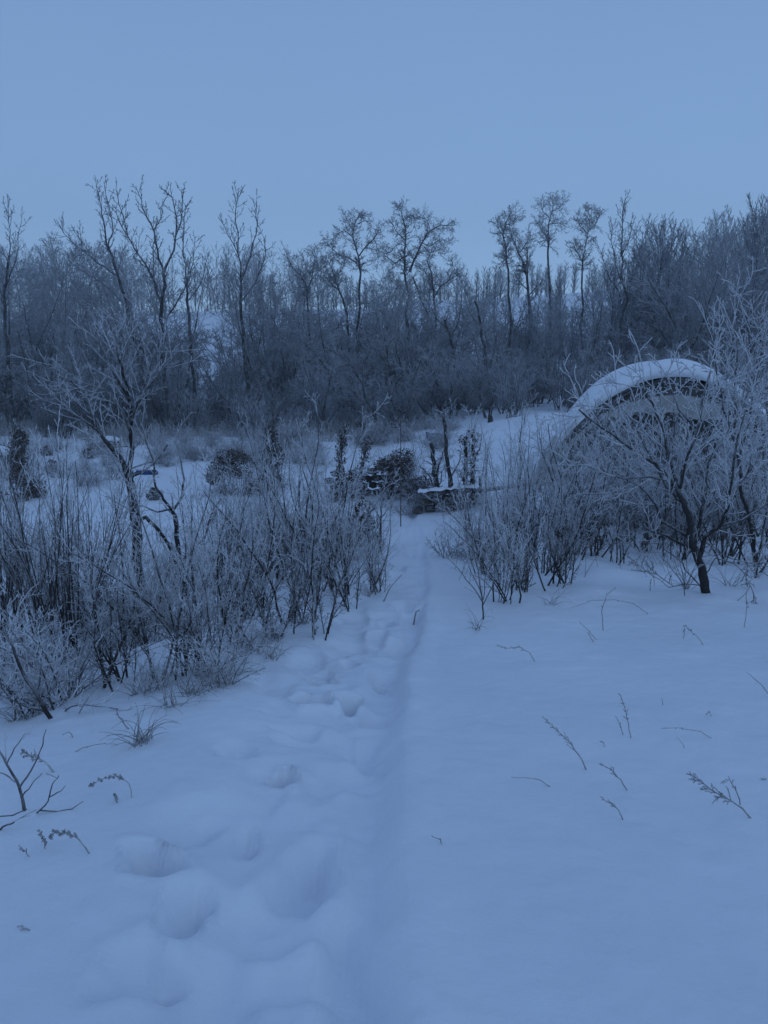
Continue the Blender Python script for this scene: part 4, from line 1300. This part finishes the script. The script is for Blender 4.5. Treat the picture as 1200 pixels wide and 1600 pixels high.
# ------------------------------------------------------------------ near frosted trees
NT = [dict(perm=6.0, ang=.75, t0=.3, ratio=.2, shape='flat', rr=.45, nch=0),
      dict(len=.72, seg=.10, wan=.15, up=.075, nch=5, ang=.75, t0=.12, ratio=.42, tip=.55, rmin=.0068),
      dict(seg=.07, wan=.16, up=.07, nch=2, ang=.75, t0=.15, ratio=.42, tip=.7, rmin=.0062),
      dict(seg=.05, wan=.16, up=.05, nch=0, ang=.7, tip=.8, rmin=.0056)]
frT = frostf(.004, .03, .3, 1.8, .45)
b = at(1105, 932)
traced('frosted_tree', 'heavily frosted small tree with a leaning dark forked trunk at the right front', b[1],
       [([(1105, 932), (1098, 898), (1088, 864), (1078, 845), (1077, 812), (1068, 785), (1052, 755)], .058, .026),
        ([(1052, 755), (1025, 725), (985, 700), (940, 668), (905, 640)], .022, .011),
        ([(1060, 770), (1050, 730), (1040, 680), (1020, 630), (1000, 600)], .02, .011),
        ([(1062, 765), (1072, 720), (1090, 670), (1098, 620), (1110, 580)], .02, .011),
        ([(1083, 852), (1092, 825), (1097, 795), (1105, 740), (1118, 690)], .028, .01),
        ([(1092, 872), (1102, 838), (1122, 825), (1135, 800), (1141, 765), (1150, 700), (1165, 640)], .030, .009),
        ([(1080, 855), (1060, 848), (1040, 836), (1018, 830), (1005, 820)], .022, .012),
        ([(1074, 838), (1052, 825), (1035, 815), (1025, 790), (1000, 760), (965, 740)], .022, .008),
        ([(1125, 822), (1160, 812), (1195, 790), (1230, 760)], .016, .008),
        ([(1050, 752), (1015, 745), (975, 748), (930, 735), (895, 715)], .014, .006),
        ([(1068, 788), (1040, 760), (1020, 720), (990, 660), (960, 625)], .015, .006),
        ([(1110, 720), (1140, 670), (1170, 610), (1180, 560)], .014, .006),
        ([(1090, 670), (1060, 640), (1045, 600)], .012, .006),
        ([(1104, 926), (1082, 902), (1052, 868), (1028, 850), (1012, 848)], .009, .004),
        ([(1100, 900), (1118, 872), (1146, 880), (1176, 905)], .009, .004),
        ([(1102, 915), (1070, 912), (1045, 918), (1030, 905)], .008, .003),
        ([(1085, 860), (1110, 852), (1140, 872), (1172, 880)], .008, .004),
        ([(1140, 780), (1165, 745), (1180, 700), (1205, 670)], .013, .006)],
       NT, M_bark, M_twig, 50, frT, jitter=.16, t0s=[.93, .05, .05, .05, .2, .3, .4, .3, .3, .1, .1, .1, .1, .5, .5, .5, .5, .1], k0=10)
b2 = at(1187, 885)
traced('frosted_tree', 'frosted tree with a straight slim leaning stem at the right edge', b2[1],
       [([(1187, 885), (1178, 845), (1168, 795), (1158, 745), (1150, 690)], .036, .02),
        ([(1150, 690), (1148, 620), (1152, 540), (1152, 450)], .018, .007),
        ([(1155, 730), (1170, 660), (1185, 580), (1195, 520)], .017, .006),
        ([(1152, 700), (1130, 640), (1118, 570), (1112, 510)], .016, .006),
        ([(1160, 760), (1190, 700), (1215, 630), (1225, 560)], .017, .006),
        ([(1150, 660), (1165, 600), (1172, 530)], .012, .006), ([(1150, 640), (1135, 600), (1130, 560)], .012, .006)],
       NT, M_bark, M_twig, 51, frT, jitter=.2, t0s=[.6] + [.05] * 6, k0=8)
b3 = at(1240, 900)
traced('frosted_tree', 'frosted tree half out of the picture at the right, its shoots overlapping the shelter', b3[1] + 1.5,
       [([(1245, 880), (1235, 800), (1225, 740), (1210, 690)], .04, .02),
        ([(1210, 690), (1190, 620), (1180, 550), (1185, 490)], .017, .006), ([(1215, 700), (1180, 660), (1150, 620), (1130, 590)], .017, .006),
        ([(1220, 720), (1240, 640), (1240, 560)], .017, .006), ([(1212, 690), (1205, 600), (1200, 520)], .014, .006)],
       NT, M_bark, M_twig, 52, frT, jitter=.2, t0s=[.5] + [.05] * 4, k0=8)
NL = [dict(t) for t in NT]; NL[0]['perm'] = 6.5; NL[1]['len'] = .55; NL[1]['rmin'] = .0042; NL[2]['rmin'] = .0036; NL[3]['rmin'] = .0030; NL[1]['up'] = .07; NL[1]['wan'] = .1
traced('frosted_tree', 'frosted tree with a dark forked trunk standing in the left thicket', 11.5,
       [([(218, 905), (214, 860), (210, 810), (203, 755), (202, 738)], .075, .058),
        ([(202, 740), (207, 700), (205, 650), (198, 600), (185, 560), (180, 520)], .040, .010),
        ([(200, 745), (188, 715), (168, 692), (150, 670), (140, 640), (125, 610), (105, 590)], .044, .008),
        ([(204, 745), (222, 738), (240, 725), (255, 705), (262, 695)], .020, .008),
        ([(205, 660), (222, 610), (238, 560), (262, 530)], .018, .007),
        ([(200, 620), (176, 580), (158, 540), (150, 510)], .018, .007),
        ([(190, 570), (200, 530), (208, 495), (208, 470)], .014, .006),
        ([(205, 680), (190, 640), (165, 610), (135, 600), (90, 570)], .016, .006),
        ([(206, 640), (235, 600), (250, 580), (272, 558)], .015, .006),
        ([(150, 670), (120, 650), (95, 625), (80, 600)], .016, .006),
        ([(211, 815), (228, 808), (245, 825), (262, 850), (275, 880)], .03, .02)],
       NL, M_bark, M_twig_dim, 53, frT, jitter=.2, t0s=[.97, .1, .1, .3, .05, .05, .05, .05, .05, .1, .5], k0=10)
SP = [dict(perm=4, ang=.6, t0=.3, ratio=.2, shape='flat', rr=.5, nch=0),
      dict(len=.4, seg=.08, wan=.1, up=.05, nch=4, ang=.7, t0=.15, ratio=.4, tip=.4, rmin=.0042),
      dict(seg=.05, wan=.12, up=.04, nch=0, ang=.7, tip=.7, rmin=.0035)]
traced('frosted_tree', 'dark crooked twin-limbed young tree right of the forked trunk in the left thicket', 11.0,
       [([(285, 900), (278, 850), (274, 810), (268, 795)], .04, .03),
        ([(268, 795), (255, 780), (243, 760), (240, 720), (228, 690), (222, 660)], .022, .007),
        ([(270, 797), (285, 775), (288, 750), (280, 710), (275, 680)], .022, .007),
        ([(280, 880), (300, 860), (320, 840), (332, 800), (345, 780)], .022, .008),
        ([(268, 795), (246, 800), (222, 790), (200, 795), (165, 775)], .015, .006)],
       SP, M_bark, M_twig, 54, frT, jitter=.15, t0s=[.7, .2, .2, .2, .2], k0=8)
# leaning bare stem at lower left and branchy sapling at left edge
c1 = at(80, 1124)
traced('leaning_stem', 'bare dark stem leaning left out of the snow below the left tangle', c1[1],
       [([(80, 1124), (60, 1090), (35, 1050), (20, 1010), (5, 985)], .017, .006), ([(72, 1112), (45, 1105), (15, 1092), (-20, 1078)], .008, .003)],
       SP, M_bark, M_twig, 55, frT, jitter=.06, t0s=[.3, .3], k0=8, cat='stem')
SQ = [dict(perm=3.0, ang=.7, t0=.3, ratio=.2, shape='flat', rr=.6, nch=0),
      dict(len=.13, seg=.04, wan=.1, up=.04, nch=1, ang=.7, t0=.3, ratio=.4, tip=.5, rmin=.0022),
      dict(seg=.03, wan=.12, up=.02, nch=0, ang=.7, tip=.7, rmin=.0018)]
frS = frostf(.001, .02, 0, .35, .5)
c2 = at(38, 1268)
traced('sapling', 'bare branchy sapling poking from the snow at the lower left edge', c2[1],
       [([(38, 1268), (30, 1230), (14, 1200), (0, 1175), (-12, 1150)], .008, .003),
        ([(30, 1232), (48, 1205), (62, 1175), (72, 1140)], .005, .002), ([(24, 1222), (8, 1210), (-8, 1205)], .004, .002),
        ([(34, 1245), (50, 1225), (66, 1208)], .0035, .0015), ([(10, 1195), (22, 1170), (40, 1145)], .004, .0015)],
       SQ, M_bark, M_twig, 56, frS, jitter=.03, t0s=[.3] + [.2] * 4, k0=7, cat='sapling')
c2 = at(62, 1272)
traced('twig_sprout', 'low forked twig lying just right of the branchy sapling', c2[1],
       [([(58, 1270), (75, 1252), (82, 1225), (92, 1212)], .004, .0018), ([(62, 1266), (90, 1268), (112, 1264), (130, 1252)], .0035, .0015), ([(78, 1245), (95, 1236), (102, 1228)], .003, .0015)],
       SQ, M_bark, M_twig, 57, frS, jitter=.02, t0s=[.5] * 3, k0=6, cat='twig')
c2 = at(20, 1296)
traced('twig_sprout', 'thick twig curling at the left edge below the branchy sapling', c2[1],
       [([(-8, 1308), (4, 1292), (22, 1285)], .006, .003), ([(-10, 1276), (20, 1274), (42, 1264)], .004, .002)],
       SQ, M_bark, M_twig, 58, frS, jitter=.02, t0s=[.6] * 2, k0=6, cat='twig')

SV = [dict(perm=7.0, ang=.5, t0=.2, ratio=.2, shape='flat', rr=.6, nch=0),
      dict(len=.22, seg=.05, wan=.08, up=.05, nch=3, ang=.5, t0=.3, ratio=.45, tip=.6, rmin=.0034),
      dict(seg=.03, wan=.1, up=.02, nch=0, ang=.7, tip=.8, rmin=.003)]
def fan(label, bx, by, k, seed, cat='sapling'):
    c_ = at(bx, by)
    traced('sapling', label, c_[1],
           [([(bx, by), (bx - 1 * k, by - 28 * k), (bx - 6 * k, by - 60 * k), (bx - 14 * k, by - 105 * k)], .009 * k, .004),
            ([(bx - 1 * k, by - 26 * k), (bx - 18 * k, by - 52 * k), (bx - 40 * k, by - 80 * k), (bx - 58 * k, by - 98 * k)], .006, .003),
            ([(bx, by - 22 * k), (bx + 14 * k, by - 50 * k), (bx + 26 * k, by - 84 * k), (bx + 30 * k, by - 118 * k)], .006, .003),
            ([(bx, by - 30 * k), (bx + 4 * k, by - 70 * k), (bx + 8 * k, by - 112 * k)], .005, .003),
            ([(bx - 3 * k, by - 40 * k), (bx - 20 * k, by - 75 * k), (bx - 30 * k, by - 110 * k)], .005, .003)],
           SV, M_bark, M_twig, seed, frostf(.003, .012, 0, .6, .5), jitter=.05, t0s=[.3, .15, .15, .15, .15], k0=6, cat=cat)
fan('small open fan-shaped sapling standing alone at the front of the right thicket', 755, 967, 1.0, 70)
fan('dark-stemmed sapling leaning out to the left of the right thicket over the path', 812, 942, 1.3, 71)
fan('thin wands at the path side of the left thicket, nearest the footpath', 583, 905, 1.0, 72)
fan('pale open sapling right of the short dark stub under the right tree', 1070, 935, .7, 73)

# ------------------------------------------------------------------ weed stems in the snow
def weed(label, pts, r, n_side, seed, heads=True, side=.05, name='weed'):
    rr = random.Random(seed)
    p0 = at(*pts[0]); Y0 = p0[1]
    W_ = []; r *= 1.35
    for i, (px, py) in enumerate(pts):
        q = atY(px, py, Y0 + rr.uniform(-.02, .02) * i)
        g = gz(q[0], q[1])
        z = q[2] if i else gz(p0[0], p0[1]) - .03
        W_.append((q[0] - p0[0], q[1] - p0[1], max(z, g + .004 if i else z) - p0[2], r * (1 - .55 * i / (len(pts) - 1))))
    e = empty(name, p0)
    ch = [W_[0]]
    for a, b_ in zip(W_[:-1], W_[1:]):
        for k in (1, 2, 3):
            t = k / 3
            q = [a[j] + (b_[j] - a[j]) * t for j in range(4)]
            if k < 3: q[0] += rr.gauss(0, .003); q[1] += rr.gauss(0, .003)
            ch.append(tuple(q))
    link('stem', tubes('stem', [ch], M_grass, 5, None, .1, seed), e)
    out = [[], [], []]
    P = [dict(nch=int(n_side * 2.2), ang=.42, t0=.35, ratio=.2, shape='taper', rr=.8),
         dict(len=side * 1.1, seg=.012, wan=.10, up=-.02, nch=3, ang=.4, t0=.3, ratio=.35, tip=.8, rmin=.0019),
         dict(seg=.008, wan=.1, up=-.03, nch=0, ang=.5, tip=.9, rmin=.0018)]
    if n_side:
        spawn(out, rr, ch, dirs_of(ch), .3, 0, P)
        sc = out[1] + out[2]
        link('side_shoots', tubes('side_shoots', sc, M_grass, 3, None, .1, seed), e)
        if heads and any(k in label for k in ('pods', 'curled brown leaf', 'dead leaf', 'folded leaf', 'leafy weed')):
            cents = [(c[-1][0], c[-1][1], c[-1][2], .006, .006, .008) for c in sc]
            leaves('seed_heads', cents, M_grass_flat, e, len(cents) * 3, .0048, seed)
    tag(e, label, 'weed', 'dry weed stems poking out of the snow')
M_grass_flat = plain('seed_head', (.20, .18, .165), (.50, .50, .52), 60, .8)
WD = [
 ('longest leaning frosted weed stem in the middle of the right-hand snow', [(920, 1201), (905, 1180), (886, 1155), (848, 1120)], .0032, 8, .055),
 ('weed stem lying almost flat on the snow right of the path', [(872, 1224), (845, 1219), (820, 1215), (799, 1214)], .0026, 0, 0),
 ('upright pair-topped weed stem on the right-hand snow', [(986, 1154), (982, 1130), (976, 1105), (968, 1084)], .0028, 6, .035),
 ('short twin shoot close left of the upright weed stem', [(976, 1150), (970, 1135), (962, 1119)], .002, 2, .02),
 ('small bent weed below the longest leaning stem', [(983, 1234), (970, 1218), (955, 1202), (938, 1194)], .0026, 6, .035),
 ('smallest bent weed below the other bent one', [(978, 1278), (966, 1265), (955, 1256), (941, 1246)], .0022, 5, .03),
 ('branching weed with a feathery frosted plume at the lower right', [(1184, 1284), (1160, 1263), (1130, 1245), (1100, 1225), (1078, 1209)], .0032, 12, .08),
 ('thin weed standing behind the feathery plume at the lower right', [(1162, 1260), (1152, 1240), (1140, 1218), (1128, 1222)], .0024, 4, .03),
 ('single short weed sprig right of the path in the lower snow', [(697, 1321), (688, 1312), (675, 1307)], .002, 2, .015),
 ('long arched weed stem at the right', [(1125, 1155), (1095, 1143), (1060, 1137), (1032, 1138)], .0022, 3, .02),
 ('short straight weed just under the arched stem', [(1073, 1170), (1065, 1160), (1057, 1152)], .0016, 0, 0),
 ('weed stem cut by the right edge of the picture', [(1210, 1090), (1190, 1070), (1166, 1050)], .0026, 2, .02),
 ('weed with a curled brown leaf in the snow below the right tree', [(1103, 1008), (1088, 993), (1070, 977), (1068, 998)], .003, 5, .03),
 ('drooping feathery weed on the open snow right of the path', [(840, 1034), (828, 1020), (812, 1011), (790, 1013), (775, 1008)], .0026, 9, .04),
 ('tall arching grass stem below the right thicket', [(943, 982), (940, 955), (948, 930), (962, 918)], .0042, 3, .04),
 ('long low arching stem under the right thicket', [(1018, 958), (990, 943), (960, 937), (925, 938), (892, 950)], .0035, 2, .05),
 ('thin arching stem left of the tall one under the right thicket', [(935, 1000), (920, 985), (905, 970)], .003, 2, .03),
 ('short dark upright stub in the snow left of the right tree', [(1016, 925), (1016, 915), (1018, 905)], .006, 2, .05),
 ('bent frosted stalk with folded leaf left of the right tree', [(1010, 896), (1000, 888), (990, 880)], .005, 5, .05),
 ('thin branching weed below the slim right-edge tree', [(1163, 978), (1166, 955), (1166, 935), (1170, 950)], .003, 4, .04),
 ('tiny weed tuft between the arching stems and the leaning stem', [(930, 1003), (922, 994), (918, 988)], .003, 4, .03),
 ('tiny sprig at the far right beside the plume', [(1204, 1222), (1196, 1218), (1190, 1217)], .002, 3, .012),
 ('tiny dark tuft in the middle of the right-hand snow', [(948, 1167), (943, 1161), (938, 1158)], .002, 4, .015),
 ('small sprig above the arched stem', [(1112, 1120), (1108, 1112), (1103, 1116)], .002, 4, .015),
 ('faint tip of a weed right of the upright pair', [(1037, 1102), (1035, 1096), (1034, 1091)], .002, 0, 0),
 ('arched seed-bearing weed with hanging pods at the lower left', [(147, 1342), (128, 1318), (108, 1303), (88, 1300), (78, 1308)], .0026, 9, .025),
 ('small upright weed left of the arched one with pods', [(74, 1335), (70, 1318), (62, 1300)], .0018, 4, .02),
 ('faint weed tuft at the left below the curling twig', [(50, 1345), (40, 1330), (30, 1322)], .0018, 6, .02),
 ('tiny curled stalk low at the left', [(55, 1458), (44, 1452), (27, 1452)], .0028, 1, .02),
 ('dark butterfly-shaped dead leaf on a short stalk', [(187, 1256), (182, 1248), (178, 1241)], .003, 4, .012),
 ('nodding grass plume left of the dark dead leaf', [(208, 1250), (202, 1225), (185, 1213), (165, 1215), (140, 1228)], .002, 8, .03),
 ('long thin stem arched over the snow at the left', [(100, 1180), (130, 1168), (160, 1162), (185, 1163)], .0022, 1, .02),
 ('tangled leafy weed left of the nodding plume', [(90, 1208), (70, 1190), (48, 1180), (35, 1175)], .004, 8, .05),
 ('short looped stem above the left weeds', [(118, 1152), (108, 1143), (98, 1148)], .0028, 2, .02),
 ('dark bent twig standing on the bank beside the curled grass', [(205, 1140), (192, 1128), (182, 1110)], .004, 3, .04),
 ('straight slanting twig stuck in the snow left of the curled grass', [(119, 1118), (135, 1095), (152, 1072)], .004, 0, 0),
 ('leaning bare stick beside the path at the snow hump', [(597, 934), (612, 915), (628, 898)], .007, 0, 0),
 ('second leaning bare stick on the bank left of the path', [(509, 985), (520, 965), (532, 945)], .007, 0, 0),
 ('single dark stalk standing forward of the bank shrubs', [(489, 998), (490, 985), (490, 965), (488, 930)], .008, 3, .08),
 ('small dark chip of bark on the snow beside the path ridge', [(645, 958), (650, 956), (656, 953)], .008, 0, 0)]
for i, (lab, pts, r, ns, sd) in enumerate(WD):
    weed(lab, pts, r, ns, 900 + i, True, sd or .03)
# grass tufts
def tuft(label, px, py, n, ln, seed, spread=.5, curl=-.12, group='dry grass tufts on the bank'):
    rr = random.Random(seed); p = at(px, py)
    e = empty('grass_tuft', (p[0], p[1], gz(p[0], p[1])))
    chs = []
    for k in range(n):
        a = rr.random() * 6.283; t = rr.uniform(.1, 1.0) * spread
        x, y, z = rr.uniform(-.05, .05), rr.uniform(-.05, .05), -.02
        dx, dy, dz = math.cos(a) * t, math.sin(a) * t, 1
        L_ = ln * rr.uniform(.5, 1.2); c = [(x, y, z, .0032)]
        for q in range(7):
            dz += curl * rr.uniform(.4, 2.2); dx += rr.gauss(0, .08); dy += rr.gauss(0, .08)
            l = math.sqrt(dx * dx + dy * dy + dz * dz); x += dx / l * L_ / 7; y += dy / l * L_ / 7; z += dz / l * L_ / 7
            c.append((x, y, max(z, .005), .0032 * (1 - q / 9)))
        chs.append(c)
    link('blades', tubes('blades', chs, M_grass, 3, None, .1, seed), e)
    tag(e, label, 'grass', group)
TF = [('curled dry grass tuft arching over the snow at the front of the bank', 300, 1088, 30, .5, 1.4), ('dry grass tuft spilling forward below the thick dark stems', 265, 1105, 22, .4, 1.5),
      ('sprawling dry tuft alone on the bank below the curled grass', 222, 1165, 26, .30, 1.1), ('grass tuft at the left foot of the bank shrubs', 215, 1085, 22, .4, 1.2),
      ('dry tuft right of the curled grass', 350, 1075, 22, .4, 1.2), ('frosted grass clump beside the upright bank shrub', 425, 1025, 20, .35, .8),
      ('grass clump at the foot of the two parallel stems', 475, 975, 24, .4, .9), ('upright grass clump on the hump by the path', 590, 905, 20, .45, .5),
      ('grass clump on the path side of the left thicket', 572, 925, 18, .4, .6), ('grass spray at the left edge of the bank', 30, 1125, 18, .3, 1.0),
      ('dry fine grass below the small lone sapling', 745, 985, 14, .3, 1.3), ('grass spray under the right front shrubs', 860, 945, 16, .4, 1.2),
      ('grass spray at the foot of the near right tree', 1075, 925, 22, .5, 1.2), ('arching blades right of the near right tree', 1140, 915, 18, .6, 1.1),
      ('grass clump between the near right trees', 1180, 905, 16, .5, 1.0)]
for i, (lab, px, py, n, ln, sp) in enumerate(TF): tuft(lab, px, py, n, ln, 950 + i, sp)

# uncountable dry grass through the thickets and along the back of the yard
def grass_mass():
    rs = random.Random(5); chs = []
    def blade(x, y, g, L_, r):
        a = rs.random() * 6.283; t = rs.uniform(.05, .6); dx, dy, dz = math.cos(a) * t, math.sin(a) * t, 1
        c = [(x, y, g - .03, r)]; z = g - .03
        for q in range(3):
            dz -= rs.uniform(0, .35); l = math.sqrt(dx * dx + dy * dy + dz * dz)
            x += dx / l * L_ / 3; y += dy / l * L_ / 3; z += dz / l * L_ / 3; c.append((x, y, z, r * (1 - q * .25)))
        chs.append(c)
    pts = []
    while len(pts) < 7000:      # back of the yard
        y = rs.uniform(33, 62); x = rs.uniform(-.55, .22) * y
        if y < 41 + 3 * math.sin(x * .6) and rs.random() < .93: continue
        if x > .05 * y and y < 50: continue
        pts.append((x, y, rs.uniform(.4, 1.3), .011))
    while len(pts) < 10000:     # left thicket
        px = rs.uniform(-20, 600); t = rs.random()
        y = 7 + 9 * t; x = (px - 600) / F * y
        front = interp(px, [-20, 80, 300, 420, 500, 600], [6.2, 6.3, 7.3, 8.8, 9.6, 12])
        if y < front + 1.2: continue
        if vnoise(np.array([x * .8]), np.array([y * .8]), 31)[0] < -.08: continue
        pts.append((x, y, rs.uniform(.25, .7), .0038))
    while len(pts) < 10150:     # right thicket
        px = rs.uniform(700, 1230); y = rs.uniform(10.5, 19); x = (px - 600) / F * y
        if vnoise(np.array([x * .8]), np.array([y * .8]), 33)[0] < 0: continue
        pts.append((x, y, rs.uniform(.3, .9), .0045))
    A = np.array(pts); g = base(A[:, 0], A[:, 1]) + detail(A[:, 0], A[:, 1])
    for (x, y, L_, r), gg in zip(pts, g): blade(x, y, float(gg), L_, r)
    tag(link('dry_grass', tubes('dry_grass', chs, M_grass, 3, None, 0)), 'fine dry frosted grass growing through the thickets and along the back of the yard', 'grass', kind='stuff')
grass_mass()

# ------------------------------------------------------------------ haze
HAZE = 0.0012
if HAZE:
    b = ([], [])
    box(b, -300, 300, -40, 330, -12, 60)
    hm = bpy.data.materials.new('haze'); hm.use_nodes = True
    t = hm.node_tree; t.nodes.clear()
    o_ = t.nodes.new('ShaderNodeOutputMaterial'); v_ = t.nodes.new('ShaderNodeVolumePrincipled')
    v_.inputs['Color'].default_value = (.96, .98, 1, 1); v_.inputs['Density'].default_value = HAZE
    t.links.new(v_.outputs[0], o_.inputs['Volume'])
    h = link('haze', mesh_np('haze', np.array(b[0], float), np.array(b[1]), hm, False))
    tag(h, 'thin cold evening haze in the air', kind='stuff')

tris = 0
for me in bpy.data.meshes: tris += sum(1 for _ in ()) + len(me.loops) - 2 * len(me.polygons)
for me in sorted(bpy.data.meshes, key=lambda m: -len(m.polygons))[:14]: print('  ', me.name, len(me.polygons))
print('unique tris', tris, 'objects', len(bpy.data.objects))
